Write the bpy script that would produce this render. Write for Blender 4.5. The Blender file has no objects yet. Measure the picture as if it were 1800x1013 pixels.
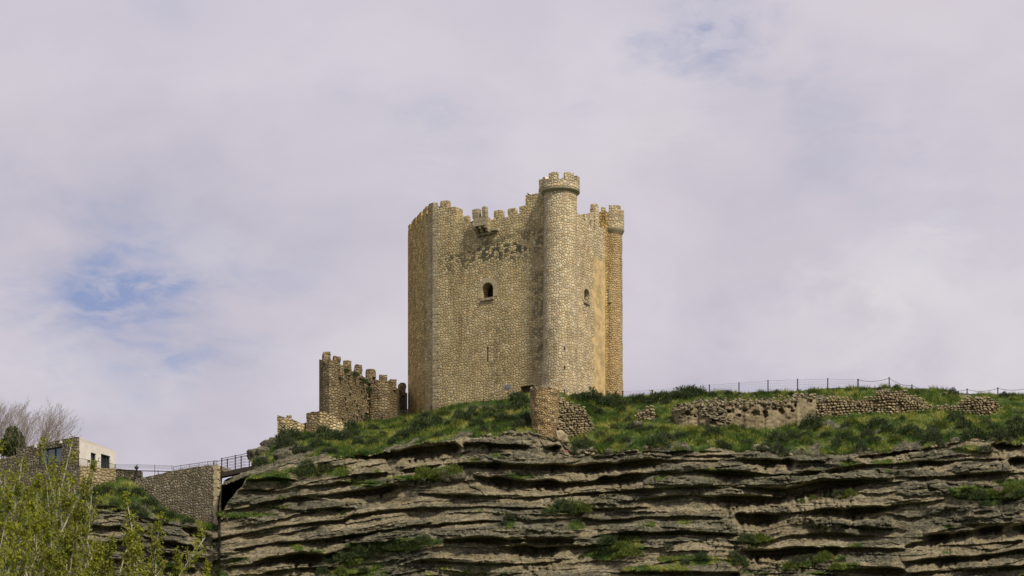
import bpy, bmesh, math, random
import numpy as np
from mathutils import Vector, Matrix
from mathutils.geometry import tessellate_polygon
R = math.radians
rnd = random.Random(7)
scene = bpy.context.scene
COL = scene.collection

# ------------------------------------------------------------------ camera
FPX, HOR, CX, CZ = 4000.0, 1500.0, 900.0, 1.7      # focal length and horizon row in photograph pixels, eye height
cam_d = bpy.data.cameras.new('camera'); cam = bpy.data.objects.new('camera', cam_d); COL.objects.link(cam)
cam.location = (0, 0, CZ); cam.rotation_euler = (R(90), 0, 0)
cam_d.sensor_width = 36; cam_d.lens = 36*FPX/1800; cam_d.shift_y = (HOR-506.5)/1800
cam_d.clip_start = 0.5; cam_d.clip_end = 20000
scene.camera = cam

# ------------------------------------------------------------------ sun + sky
SAZ = Vector((0.56, -0.83, 0)).normalized(); SEL = R(50)
sun_dir = Vector((SAZ.x*math.cos(SEL), SAZ.y*math.cos(SEL), math.sin(SEL)))
sd = bpy.data.lights.new('sun', 'SUN'); sun = bpy.data.objects.new('sun', sd); COL.objects.link(sun)
sd.energy = 4.2; sd.angle = R(8.0); sd.color = (1.0, 0.91, 0.74)
sun.rotation_euler = (-sun_dir).to_track_quat('-Z', 'Y').to_euler()

world = bpy.data.worlds.new('World'); scene.world = world; world.use_nodes = True
NT = world.node_tree; NT.nodes.clear()
class G:
    """tiny node-graph helper"""
    def __init__(s, nt): s.nt = nt
    def n(s, t, **k):
        n = s.nt.nodes.new(t)
        for a, v in k.items():
            if a == 'i':
                for q, w in v.items(): s.put(n.inputs[q], w)
            else: setattr(n, a, v)
        return n
    def put(s, sock, w):
        if isinstance(w, bpy.types.NodeSocket): s.nt.links.new(w, sock)
        elif isinstance(w, bpy.types.Node): s.nt.links.new(w.outputs[0], sock)
        else:
            if isinstance(w, (tuple, list)) and len(w) == 3 and sock.type == 'RGBA': w = (*w, 1)
            sock.default_value = w
    def m(s, op, a, b=0.0, c=0.0, clamp=False):
        n = s.n('ShaderNodeMath', operation=op); n.use_clamp = clamp
        s.put(n.inputs[0], a); s.put(n.inputs[1], b); s.put(n.inputs[2], c); return n.outputs[0]
    def vm(s, op, a, b=(0, 0, 0)):
        n = s.n('ShaderNodeVectorMath', operation=op); s.put(n.inputs[0], a); s.put(n.inputs[1], b); return n
    def mix(s, f, a, b, mode='MIX'):
        n = s.n('ShaderNodeMix', data_type='RGBA', blend_type=mode)
        s.put(n.inputs[0], f); s.put(n.inputs[6], a); s.put(n.inputs[7], b); return n.outputs[2]
    def noise(s, vec, scale, detail=4, rough=0.55, dist=0.0, dim='3D'):
        n = s.n('ShaderNodeTexNoise', noise_dimensions=dim)
        s.put(n.inputs['Vector'], vec); n.inputs['Scale'].default_value = scale; n.inputs['Detail'].default_value = detail
        n.inputs['Roughness'].default_value = rough; n.inputs['Distortion'].default_value = dist; return n
    def ss(s, x, a, b, lo=0.0, hi=1.0):
        n = s.n('ShaderNodeMapRange', interpolation_type='SMOOTHSTEP')
        s.put(n.inputs[0], x); s.put(n.inputs[1], a); s.put(n.inputs[2], b); s.put(n.inputs[3], lo); s.put(n.inputs[4], hi); return n.outputs[0]
    def ramp(s, f, stops):
        n = s.n('ShaderNodeValToRGB'); s.put(n.inputs[0], f); e = n.color_ramp.elements
        while len(e) < len(stops): e.new(0.5)
        for q, (p, c) in zip(e, stops): q.position = p; q.color = (*c, 1)
        return n.outputs[0]
    def mapping(s, v, scale=(1, 1, 1), loc=(0, 0, 0), rot=(0, 0, 0)):
        n = s.n('ShaderNodeMapping'); s.put(n.inputs[0], v)
        n.inputs['Scale'].default_value = scale; n.inputs['Location'].default_value = loc; n.inputs['Rotation'].default_value = rot
        return n.outputs[0]
g = G(NT)
tc = g.n('ShaderNodeTexCoord').outputs['Generated']
sky = g.n('ShaderNodeTexSky', sky_type='NISHITA', sun_disc=False, sun_elevation=SEL, sun_rotation=math.atan2(SAZ.x, SAZ.y))
wv = g.mapping(tc, (1, 1, 1.7))
n1 = g.noise(wv, 7.0, 7, 0.52, 0.25)
n2 = g.noise(g.mapping(tc, (1, 1, 2.0), (3.1, 1.2, .4)), 15.0, 6, 0.55, 0.3)
n3 = g.noise(g.mapping(tc, (1, 1, 1.4), (7.7, 0, 2)), 3.4, 4, 0.5, 0.1)
wob = g.m('SUBTRACT', g.noise(g.mapping(tc, (1, 1, 1.5), (1, 5, 2)), 26.0, 6, 0.6, 0.4).outputs[0], 0.5)
# thin places where blue shows through the cloud deck, as directions in the sky
holes = [(225, 535, .022, .30), (205, 465, .020, .20), (310, 565, .030, .26), (150, 545, .03, .2), (225, 500, .05, .14), (770, 222, .022, .22), (1030, 190, .014, .16), (1250, 70, .017, .34), (1262, 40, .022, .22), (1235, 10, .03, .2),
         (615, 165, .014, .15), (495, 500, .018, .18), (1640, 350, .035, .16), (300, 15, .02, .22), (90, 590, .04, .2), (1480, 170, .03, .1)]
acc = None
for (hx, hy, hr, hs) in holes:
    d = Vector(((hx-CX)/FPX, 1, (HOR-hy)/FPX)).normalized()
    df = g.vm('SUBTRACT', tc, tuple(d)).outputs[0]
    df = g.vm('MULTIPLY', df, (1, 1, 1.7)).outputs[0]
    ln = g.n('ShaderNodeVectorMath', operation='LENGTH', i={0: df}).outputs['Value']
    ln = g.m('ADD', ln, g.m('MULTIPLY', wob, hr*3.6))
    ln = g.m('ADD', ln, g.m('MULTIPLY', g.m('SUBTRACT', n2.outputs[0], .5), hr*3.2))
    q = g.ss(ln, hr*2.3, hr*-0.9, 0, hs*1.12)
    acc = q if acc is None else g.m('ADD', acc, q)
wsp = g.ss(g.noise(g.mapping(tc, (1, 1, 2.6), (2, 9, 1)), 38.0, 6, .62, .5).outputs[0], .34, .62, .35, 1.0); acc = g.m('MULTIPLY', acc, wsp)
thin = g.m('ADD', acc, g.ss(n1.outputs[0], 0.42, 0.28, 0, 0.22), clamp=True)
cl = g.mix(g.ss(n1.outputs[0], 0.30, 0.68), (5.1, 4.85, 5.7), (6.75, 6.3, 6.95))
cl = g.mix(g.ss(n2.outputs[0], 0.35, 0.7, 0, 0.55), cl, (6.3, 5.8, 6.45))
cl = g.mix(g.ss(n3.outputs[0], 0.42, 0.66, 0, 0.45), cl, (5.35, 5.15, 6.2))
for (hx, hy, hr, hs) in [(1560, 470, .035, .5), (1700, 560, .06, .45), (1400, 600, .05, .3), (120, 650, .05, .4), (350, 440, .035, .3), (950, 250, .05, .25), (1090, 110, .05, .3), (620, 620, .05, .3), (480, 120, .06, .2)]:
    d = Vector(((hx-CX)/FPX, 1, (HOR-hy)/FPX)).normalized(); df = g.vm('MULTIPLY', g.vm('SUBTRACT', tc, tuple(d)).outputs[0], (1, 1, 1.8)).outputs[0]
    ln = g.n('ShaderNodeVectorMath', operation='LENGTH', i={0: df}).outputs['Value']; ln = g.m('ADD', ln, g.m('MULTIPLY', wob, hr*2.6)); cl = g.mix(g.ss(ln, hr*1.3, 0, 0, hs), cl, (7.6, 7.25, 7.55))
blue = g.mix(0.72, g.mix(1.0, sky.outputs[0], (0.95, 1.0, 1.1), 'MULTIPLY'), (2.9, 3.3, 5.4))
skyc = g.mix(thin, cl, blue)
bg = g.n('ShaderNodeBackground', i={0: skyc, 1: 0.1})
NT.links.new(bg.outputs[0], g.n('ShaderNodeOutputWorld').inputs[0])

scene.view_settings.view_transform = 'Standard'; scene.view_settings.look = 'None'
scene.view_settings.exposure = 0.0; scene.view_settings.gamma = 1.0
scene.render.engine = 'CYCLES'
scene.cycles.max_bounces = 5; scene.cycles.diffuse_bounces = 3; scene.cycles.transparent_max_bounces = 4

# ------------------------------------------------------------------ pixel <-> world helpers
def W(px, py, D): return Vector(((px-CX)/FPX*D, D, CZ+(HOR-py)/FPX*D))
def zat(py, D): return CZ+(HOR-py)/FPX*D
def dirv(a): return Vector((math.sin(R(a)), math.cos(R(a)), 0))      # a: degrees right of straight ahead
def ray_line(px, P, d):
    """distance along the level line P + t d at which the sight line through column px crosses it"""
    k = (px-CX)/FPX
    return (k*P.y-P.x)/(d.x-k*d.y)

# ------------------------------------------------------------------ noise
def _h(ix, iy, iz, seed):
    n = (ix.astype(np.int64)*374761393 + iy.astype(np.int64)*668265263 + iz.astype(np.int64)*2147483647 + seed*974634777) & 0xffffffff
    n = ((n ^ (n >> 13))*1274126177) & 0xffffffff
    n = ((n ^ (n >> 16))*2246822519) & 0xffffffff
    return ((n ^ (n >> 15)) & 0xffffff)/float(0xffffff)
def vnoise(x, y, z=0.0, seed=0):
    x, y, z = np.broadcast_arrays(np.asarray(x, float), np.asarray(y, float), np.asarray(z, float))
    ix, iy, iz = np.floor(x), np.floor(y), np.floor(z); fx, fy, fz = x-ix, y-iy, z-iz
    fx, fy, fz = [f*f*(3-2*f) for f in (fx, fy, fz)]
    r = 0
    for a in (0, 1):
        for b in (0, 1):
            for c in (0, 1):
                r = r + _h(ix+a, iy+b, iz+c, seed)*(fx if a else 1-fx)*(fy if b else 1-fy)*(fz if c else 1-fz)
    return r*2-1
def fbm(x, y, z=0.0, o=4, seed=0, gain=0.5):
    r = 0; a = 1; t = 0
    for k in range(o):
        r = r + a*vnoise(np.asarray(x)*2**k+13.7*k, np.asarray(y)*2**k-7.3*k, np.asarray(z)*2**k, seed+k); t += a; a *= gain
    return r/t
def sstep(x, a, b):
    t = np.clip((x-a)/(b-a), 0, 1); return t*t*(3-2*t)

# ------------------------------------------------------------------ object helpers
def tag(o, label=None, cat=None, group=None, kind=None):
    if label: o['label'] = label
    if cat: o['category'] = cat
    if group: o['group'] = group
    if kind: o['kind'] = kind
    return o
def empty(name, loc, label, cat, group=None):
    o = bpy.data.objects.new(name, None); COL.objects.link(o); o.location = loc; o.empty_display_size = 0.3
    return tag(o, label, cat, group)
class MB:
    def __init__(s): s.v = []; s.f = []; s.uv = []; s.sm = []
    def add(s, vs, fs, uv=None, smooth=False):
        b = len(s.v); s.v += [tuple(v) for v in vs]
        for k, f in enumerate(fs):
            s.f.append([b+i for i in f]); s.uv.append(uv[k] if uv else None); s.sm.append(smooth)
    def box(s, c, size, rz=0, jit=0, ax=None, taper=1.0):
        ex = Vector((math.cos(rz), math.sin(rz), 0)) if ax is None else ax
        ey = Vector((-ex.y, ex.x, 0)); c = Vector(c); vs = []
        for dz in (-.5, .5):
            for a, b in ((-.5, -.5), (.5, -.5), (.5, .5), (-.5, .5)):
                t = taper if dz > 0 else 1
                p = c+ex*a*size[0]*t+ey*b*size[1]*t+Vector((0, 0, dz*size[2]))
                if jit: p += Vector([rnd.uniform(-jit, jit) for _ in range(3)])
                vs.append(p)
        s.add(vs, [(0, 3, 2, 1), (4, 5, 6, 7), (0, 1, 5, 4), (1, 2, 6, 5), (2, 3, 7, 6), (3, 0, 4, 7)])
    def tube(s, pts, rad, n=6, caps=True, smooth=True):
        pts = [Vector(p) for p in pts]
        if not isinstance(rad, (list, tuple)): rad = [rad]*len(pts)
        vs = []; up = Vector((0.31, 0.2, 0.93))
        for i, p in enumerate(pts):
            d = (pts[min(i+1, len(pts)-1)]-pts[max(i-1, 0)]).normalized()
            a = d.cross(up); a = a.normalized() if a.length > 1e-4 else Vector((1, 0, 0)); b = d.cross(a)
            for k in range(n):
                t = 2*math.pi*k/n; vs.append(p+(a*math.cos(t)+b*math.sin(t))*rad[i])
        fs = [(i*n+k, i*n+(k+1) % n, (i+1)*n+(k+1) % n, (i+1)*n+k) for i in range(len(pts)-1) for k in range(n)]
        if caps: fs += [tuple(range(n-1, -1, -1)), tuple((len(pts)-1)*n+k for k in range(n))]
        s.add(vs, fs, None, smooth)
    def panel(s, outer, holes, P, d, n, th):
        """vertical slab: outline in (u,z) on the plane through P with level direction d, outward normal n, thickness th inward"""
        loops = [outer]+list(holes); flat = [q for l in loops for q in l]
        tri = tessellate_polygon([[Vector((q[0], q[1], 0)) for q in l] for l in loops])
        fr = [P+d*q[0]+Vector((0, 0, q[1]-P.z)) for q in flat]; bk = [p-n*th for p in fr]; N = len(flat)
        fs = [tuple(t) for t in tri]+[tuple(N+i for i in reversed(t)) for t in tri]
        uv = [[flat[i] for i in t] for t in tri]+[[flat[i] for i in reversed(t)] for t in tri]
        b = 0
        for l in loops:
            m = len(l)
            for k in range(m):
                i, j = b+k, b+(k+1) % m
                fs.append((i, j, j+N, i+N)); p, q = flat[i], flat[j]
                if abs(q[1]-p[1]) > abs(q[0]-p[0]): uv.append([(p[0], p[1]), (q[0], q[1]), (q[0]+th, q[1]), (p[0]+th, p[1])])
                else: uv.append([(p[0], p[1]), (q[0], q[1]), (q[0], q[1]+th), (p[0], p[1]+th)])
            b += m
        s.add(fr+bk, fs, uv)
    def build(s, name, mat, parent=None, normals=True, origin=None, modifier=None):
        me = bpy.data.meshes.new(name)
        me.from_pydata(s.v, [], s.f); me.update()
        if normals:
            bm = bmesh.new(); bm.from_mesh(me); lay = None
            bmesh.ops.recalc_face_normals(bm, faces=bm.faces); 
            bm.to_mesh(me); bm.free()
        uvl = me.uv_layers.new(name='UVMap')
        V = me.vertices
        for k, p in enumerate(me.polygons):
            u = s.uv[k]
            if u is not None:
                # orientation may have been flipped: match by vertex index
                mp = {vi: u[q] for q, vi in enumerate(s.f[k])}
                for li in p.loop_indices: uvl.data[li].uv = mp[me.loops[li].vertex_index]
            else:
                n = p.normal
                if abs(n.z) > .75:
                    for li in p.loop_indices: c = V[me.loops[li].vertex_index].co; uvl.data[li].uv = (c.x, c.y)
                else:
                    t = Vector((-n.y, n.x, 0)).normalized()
                    for li in p.loop_indices: c = V[me.loops[li].vertex_index].co; uvl.data[li].uv = (c.dot(t), c.z)
            p.use_smooth = s.sm[k]
        return link(name, me, mat, parent)
def link(name, me, mat, parent=None):
    o = bpy.data.objects.new(name, me); COL.objects.link(o)
    if mat: me.materials.append(mat)
    if parent is not None:
        o.parent = parent
        o.matrix_parent_inverse = Matrix.Translation(parent.location).inverted()
    return o
def np_mesh(name, V, F, mat, smooth=False, attrs=None, parent=None):
    me = bpy.data.meshes.new(name); V = np.asarray(V, np.float32); F = np.asarray(F, np.int32)
    me.vertices.add(len(V)); me.vertices.foreach_set('co', V.ravel())
    k = F.shape[1]; me.loops.add(F.size); me.loops.foreach_set('vertex_index', F.ravel())
    me.polygons.add(len(F)); me.polygons.foreach_set('loop_start', np.arange(0, F.size, k, dtype=np.int32))
    me.update(calc_edges=True)
    if smooth: me.polygons.foreach_set('use_smooth', np.ones(len(F), bool))
    for a, d in (attrs or {}).items():
        at = me.attributes.new(a, 'FLOAT', 'POINT'); at.data.foreach_set('value', np.asarray(d, np.float32).ravel())
    me.validate()
    return link(name, me, mat, parent)

# ------------------------------------------------------------------ materials
def new_mat(name):
    m = bpy.data.materials.new(name); m.use_nodes = True; m.node_tree.nodes.clear(); return m, G(m.node_tree)
def finish(m, g, col, rough=0.9, height=None, bstr=0.5, bdist=0.05, extra=None, spec=0.25, metal=0.0):
    b = g.n('ShaderNodeBsdfPrincipled'); g.put(b.inputs['Base Color'], col); g.put(b.inputs['Roughness'], rough)
    b.inputs['Specular IOR Level'].default_value = spec; b.inputs['Metallic'].default_value = metal
    if height is not None:
        bu = g.n('ShaderNodeBump'); bu.inputs['Strength'].default_value = bstr; bu.inputs['Distance'].default_value = bdist
        g.put(bu.inputs['Height'], height); g.nt.links.new(bu.outputs[0], b.inputs['Normal'])
    o = g.n('ShaderNodeOutputMaterial'); g.nt.links.new(b.outputs[0], o.inputs[0]); return m
def plain(name, col, rough=0.7, metal=0.0, var=0.25, scale=3.0, bump=0.2):
    m, g = new_mat(name); p = g.n('ShaderNodeNewGeometry').outputs['Position']
    n = g.noise(p, scale, 5, 0.6)
    c = g.mix(n.outputs[0], tuple(c*(1-var) for c in col), tuple(min(1, c*(1+var)) for c in col))
    return finish(m, g, c, rough, n.outputs[0], bump, 0.03, metal=metal)
def masonry(name, cols, joint, size=0.42, asp=1.25, jw=0.10, lump=0.06, stain=None, plaster=None, var=0.35, warm=(0.30, 0.20, 0.09), warm_amt=0.5, rand=0.80, dark_amt=0.5):
    """coursed rubble: cell colours, dark joints, weather stains.  cols: list of stone colours"""
    m, g = new_mat(name)
    uv = g.n('ShaderNodeUVMap', uv_map='UVMap').outputs[0]
    pos = g.n('ShaderNodeNewGeometry').outputs['Position']
    dn = g.noise(uv, 1.7, 3, 0.5, dim='2D')
    off = g.vm('SCALE', g.vm('SUBTRACT', dn.outputs['Color'], (.5, .5, .5)).outputs[0]); off.inputs['Scale'].default_value = 0.28
    uvd = g.vm('ADD', uv, off.outputs[0]).outputs[0]
    uvs = g.mapping(uvd, (1/size, asp/size, 1))
    v1 = g.n('ShaderNodeTexVoronoi', voronoi_dimensions='2D', feature='F1'); g.put(v1.inputs['Vector'], uvs)
    v2 = g.n('ShaderNodeTexVoronoi', voronoi_dimensions='2D', feature='DISTANCE_TO_EDGE'); g.put(v2.inputs['Vector'], uvs)
    for v in (v1, v2): v.inputs['Scale'].default_value = 1.0; v.inputs['Randomness'].default_value = rand
    edge = v2.outputs['Distance']
    sep = g.n('ShaderNodeSeparateColor', i={0: v1.outputs['Color']})
    k = len(cols); col = g.ramp(sep.outputs[0], [((i+.5)/k, c) for i, c in enumerate(cols)])
    val = g.m('ADD', g.m('MULTIPLY', sep.outputs[1], var), 1-var*0.5)
    col = g.mix(1.0, col, val, 'MULTIPLY')
    big = g.noise(pos, 0.22, 5, 0.6, 0.4).outputs[0]; mid = g.noise(pos, 1.1, 5, 0.65).outputs[0]; fine = g.noise(pos, 6, 4, 0.65).outputs[0]
    col = g.mix(g.ss(big, 0.46, 0.68, 0, warm_amt), col, g.mix(0.5, col, warm))
    col = g.mix(g.ss(mid, 0.30, 0.75), g.mix(1.0, col, (0.72, 0.70, 0.66), 'MULTIPLY'), g.mix(1.0, col, (1.12, 1.12, 1.1), 'MULTIPLY'))
    col = g.mix(g.ss(fine, 0.25, 0.8), g.mix(1.0, col, (0.85, 0.84, 0.82), 'MULTIPLY'), col)
    jl = g.m('MULTIPLY', g.m('ADD', mid, 0.45), jw)
    jm = g.ss(edge, g.m('MULTIPLY', jl, 0.3), jl, 1, 0)
    jfade = g.ss(g.noise(pos, 0.5, 4, 0.6).outputs[0], 0.3, 0.6, 0.55, 1.0)
    col = g.mix(g.m('MULTIPLY', jm, jfade), col, joint)
    bm_ = g.noise(pos, 0.9, 6, 0.7, 0.3).outputs[0]
    col = g.mix(g.ss(bm_, 0.56, 0.74, 0, dark_amt), col, g.mix(1.0, col, (0.42, 0.42, 0.38), 'MULTIPLY'))
    run = g.noise(g.mapping(pos, (.8, .8, .09)), 1.0, 6, .62, .2).outputs[0]; col = g.mix(g.ss(run, .52, .70, 0, .55), col, g.mix(1.0, col, (.55, .53, .50), 'MULTIPLY')); col = g.mix(g.ss(run, .46, .32, 0, .35), col, g.mix(1.0, col, (1.22, 1.2, 1.15), 'MULTIPLY'))
    height = g.m('ADD', g.m('MULTIPLY', g.ss(edge, 0.0, jw*2.4), 1.0), g.m('MULTIPLY', fine, 0.35))
    sx = g.n('ShaderNodeSeparateXYZ', i={0: uv})
    if stain:      # lichen band: (list of (u0,u1,z0,z1,amount))
        bn = g.noise(g.mapping(uv, (1, 1.4, 1)), 0.75, 5, 0.65, 0.2).outputs[0]
        for (u0, u1, z0, z1, am) in stain:
            a = g.m('MULTIPLY', g.ss(sx.outputs[0], u0-1.2, u0+.6), g.ss(sx.outputs[0], u1+1.2, u1-.6))
            b = g.m('MULTIPLY', g.ss(sx.outputs[1], z0-1.0, z0+.8), g.ss(sx.outputs[1], z1+.5, z1-.3))
            mk = g.m('MULTIPLY', g.m('MULTIPLY', a, b), g.ss(g.m('ADD', bn, g.m('MULTIPLY', g.m('SUBTRACT', sep.outputs[2], .5), 0.34)), 0.50, 0.58, 0, am))
            col = g.mix(mk, col, g.mix(0.85, col, (0.030, 0.034, 0.028)))
    if plaster:    # (u_edge, z_top, colour): render coat with a ragged edge
        u0, zt, pc = plaster
        en = g.m('MULTIPLY', g.m('SUBTRACT', g.noise(pos, 0.55, 5, 0.6).outputs[0], 0.5), 3.0)
        mk = g.m('MULTIPLY', g.ss(g.m('ADD', sx.outputs[0], en), u0-.08, u0+.08), g.ss(g.m('ADD', sx.outputs[1], g.m('MULTIPLY', en, .7)), zt+.15, zt-.15))
        pcol = g.mix(g.ss(g.noise(pos, .8, 7, .72, .3).outputs[0], .36, .64), tuple(c*.66 for c in pc), tuple(min(.8, c*1.16) for c in pc))
        pcol = g.mix(g.ss(fine, .55, .75, 0, .5), pcol, (0.40, 0.32, 0.2))
        col = g.mix(mk, col, pcol); height = g.m('MULTIPLY', height, g.m('SUBTRACT', 1.0, g.m('MULTIPLY', mk, .8)))
    return finish(m, g, col, 0.92, height, 0.9, lump)

PALE = [(0.53, 0.435, 0.24), (0.59, 0.50, 0.295), (0.49, 0.39, 0.20), (0.61, 0.53, 0.345), (0.58, 0.43, 0.22), (0.48, 0.415, 0.26)]
DULL = [(0.33, 0.255, 0.145), (0.40, 0.32, 0.19), (0.28, 0.21, 0.115), (0.43, 0.35, 0.22), (0.34, 0.25, 0.135), (0.26, 0.22, 0.145)]
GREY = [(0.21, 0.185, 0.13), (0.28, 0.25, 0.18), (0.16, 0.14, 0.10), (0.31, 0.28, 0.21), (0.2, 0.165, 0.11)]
OCHRE = [(0.46, 0.335, 0.175), (0.52, 0.39, 0.22), (0.42, 0.295, 0.145), (0.52, 0.42, 0.27), (0.46, 0.34, 0.18)]

# ------------------------------------------------------------------ terrain traced as sight lines with real distances
LIPX = [-700, -200, 60, 150, 210, 290, 330, 372, 383, 388, 400, 440, 447, 470, 520, 580, 640, 700, 760, 850, 930, 985, 1000, 1100, 1240, 1310, 1400, 1500, 1560, 1620, 1700, 1800, 2000, 2500]
LIPY = [900, 905, 900, 893, 893, 922, 926, 932, 928, 852, 848, 832, 836, 830, 820, 806, 799, 788, 777, 765, 766, 778, 797, 796, 789, 795, 801, 800, 796, 785, 779, 777, 770, 760]
CRX = [-700, 0, 100, 150, 200, 240, 270, 300, 335, 374, 386, 394, 441, 445, 487, 530, 590, 620, 716, 760, 800, 830, 880, 930, 985, 1000, 1060, 1095, 1140, 1200, 1300, 1400, 1460, 1560, 1640, 1700, 1760, 1800, 2000, 2500]
CRY = [850, 855, 856, 852, 840, 842, 868, 893, 910, 919, 918, 845, 826, 802, 769, 764, 752, 747, 733, 722, 713, 708, 703, 690, 690, 694, 699, 700, 695, 690, 690, 688, 683, 680, 685, 693, 694, 695, 690, 700]
CDX = [-700, 100, 200, 240, 300, 374, 388, 394, 436, 450, 487, 560, 640, 716, 745, 760, 860, 985, 1040, 1095, 1200, 1560, 2500]
CDD = [226, 223, 223, 222, 220, 217.5, 219, 232, 232, 227, 226.5, 228, 233, 238.5, 237, 233.5, 229, 223.5, 228, 231.5, 232, 232, 232]
lipf = lambda p: np.interp(p, LIPX, LIPY)+(4.5*vnoise(np.asarray(p)/30, 2.2, 0, 41)+2.5*vnoise(np.asarray(p)/9, 4.2, 0, 42)+1.0*vnoise(np.asarray(p)/3, 6.2, 0, 43))*sstep(np.asarray(p), 455, 480)
crf = lambda p: np.interp(p, CRX, CRY)
cdf = lambda p: np.interp(p, CDX, CDD)
def lipD(px):
    b = 214.0 + 1.6*vnoise(np.asarray(px)/170.0, 3.3, 0, 5) + 0.5*vnoise(np.asarray(px)/45.0, 1.3, 0, 6)
    return b + np.interp(px, [-300, 360, 378, 450, 600], [1.5, 2.0, .5, 0, 0])
def slopeD(px, py):
    l, c = lipf(px), crf(px); t = np.clip((l-py)/np.maximum(l-c, 1), 0, 1)
    return lipD(px)*(1-t)+cdf(px)*t

CREV = [
 [(600,806,5),(640,803,10),(700,800,15),(760,795,20),(800,790,16),(813,788,3)], [(815,782,5),(860,785,8),(905,787,9),(930,787,3)], [(958,789,2),(975,788,10),(988,786,2)],
 [(735,814,5),(775,811,3)], [(1098,796,5),(1150,797,4),(1200,795,3),(1270,795,3)], [(1180,803,3),(1230,803,4),(1290,802,2)],
 [(780,818,4),(820,819,9),(860,821,11),(900,821,7),(960,822,9),(1000,825,13),(1040,825,15),(1080,822,15),(1120,817,13),(1170,812,6),(1200,811,4),(1262,811,3)],
 [(1292,807,3),(1312,812,9),(1350,814,10),(1390,814,9),(1400,813,5),(1450,812,4)], [(1455,829,6),(1490,826,8),(1520,820,5),(1600,815,3)],
 [(832,838,5),(850,845,13),(900,850,14),(950,852,13),(1000,855,11),(1030,852,10),(1060,847,13),(1100,842,13),(1140,836,8),(1162,834,4),(1200,833,2)],
 [(1243,832,4),(1255,834,11),(1290,835,10),(1320,834,6),(1360,836,4),(1400,835,4),(1440,831,5)],
 [(735,870,5),(800,873,7),(850,875,6),(920,877,5),(990,872,5),(1050,868,6),(1100,866,8),(1150,862,6),(1195,859,5),(1240,857,4),(1290,859,3)],
 [(1285,857,3),(1330,861,7),(1380,869,14),(1410,864,20),(1440,857,20),(1475,853,16),(1505,851,12),(1530,847,5),(1560,845,3)],
 [(700,898,3),(740,896,6),(800,893,6),(860,892,3),(920,894,5),(960,894,3)],
 [(1120,881,5),(1160,878,10),(1190,875,7),(1215,873,3),(1240,877,10),(1290,880,14),(1330,881,14),(1370,880,10),(1390,877,3)],
 [(1020,915,5),(1060,918,6),(1100,916,6),(1130,912,6),(1170,910,3),(1230,909,3),(1268,913,4)], [(1290,906,8),(1300,911,18),(1340,913,17),(1365,910,9),(1373,906,3)],
 [(735,928,5),(790,922,5),(850,918,4),(875,916,2)], [(780,950,4),(840,951,8),(880,953,11),(912,953,9),(922,951,2)], [(924,952,8),(960,951,11),(1005,952,9),(1011,951,2)],
 [(870,962,4),(900,967,13),(930,970,16),(960,969,14),(1000,963,8),(1050,959,3)], [(740,988,5),(780,989,5),(850,993,5),(910,994,6),(960,991,6),(988,987,3)],
 [(1040,945,4),(1100,940,8),(1150,940,7),(1210,937,7),(1260,941,6),(1305,943,3)], [(1298,970,5),(1320,975,14),(1360,975,17),(1400,970,13),(1450,968,10),(1500,967,8),(1560,968,6),(1592,965,3)],
 [(1090,1008,6),(1200,1008,6),(1300,1011,7)], [(1395,945,5),(1440,942,9),(1480,942,8),(1505,942,4)],
 [(1370,903,3),(1420,902,5),(1450,900,10),(1480,902,12),(1520,898,12),(1560,896,10),(1580,891,5),(1620,886,4),(1660,881,3)],
 [(1598,813,3),(1615,816,11),(1650,817,12),(1670,814,8),(1682,810,3)], [(1680,810,2),(1700,809,3),(1765,808,3)], [(1503,806,5),(1540,804,9),(1570,799,9),(1600,792,9),(1638,788,4)],
 [(1740,784,6),(1755,785,10),(1785,786,11),(1800,786,8)], [(1772,811,8),(1800,811,11),(1850,808,10)], [(1600,841,3),(1650,841,4),(1680,840,8),(1720,837,9),(1750,834,6),(1765,832,3),(1820,832,4)],
 [(1622,947,8),(1650,948,15),(1675,944,10),(1700,938,9),(1730,934,11),(1760,930,10),(1765,926,2)], [(1778,929,7),(1800,929,11),(1840,926,11)], [(1590,961,4),(1620,957,9),(1645,950,9)],
 [(1600,1010,5),(1700,1003,5),(1800,998,6),(1860,995,6)], [(1588,991,3),(1630,988,9),(1680,985,10),(1720,981,9),(1760,976,7),(1800,970,7),(1850,965,7)], [(1470,1004,4),(1530,1005,9),(1592,1006,9)], [(1650,960,3),(1720,958,4),(1800,953,5)],
 [(555,875,4),(600,872,9),(640,868,13),(670,864,15),(695,857,9),(707,855,2)], [(618,838,5),(650,838,9),(682,833,6)], [(708,829,6),(730,826,9),(760,821,7),(778,818,3)],
 [(390,901,4),(430,896,6),(470,886,5),(510,877,5),(530,878,6),(580,880,3)],
 [(372,953,5),(414,942,4),(450,936,4),(495,926,4),(550,922,5),(600,918,7),(620,908,6),(660,903,6),(705,899,6),(735,896,5)],
 [(412,968,6),(450,962,5),(490,956,5),(540,954,5),(616,944,5),(660,937,4),(700,930,4),(760,921,5)], [(398,1000,6),(440,995,7),(468,987,9),(520,983,13),(560,984,15),(600,978,7)],
 [(535,898,3),(600,896,7),(625,894,3)], [(445,861,4),(470,866,7),(484,861,3)], [(465,1008,7),(520,1004,9),(560,1003,9),(605,998,4)], [(430,846,4),(470,843,5),(520,845,4)], [(520,858,4),(600,852,6),(660,850,3)],
 [(318,930,6),(340,938,13),(360,944,12),(373,947,6)], [(270,953,5),(310,960,9),(350,966,9),(370,969,4)], [(285,975,6),(330,981,8),(365,985,5)], [(280,1000,8),(345,1003,8)], [(160,890,4),(185,893,8),(205,889,5)], [(160,926,5),(205,930,9),(240,928,4)],
 [(100,950,7),(180,957,8),(250,952,5)], [(150,985,8),(230,990,7)], [(20,930,7),(90,920,6)], [(1010,895,3),(1070,897,5),(1140,893,4)], [(1480,925,4),(1530,930,5),(1570,932,3)],
]
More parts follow.
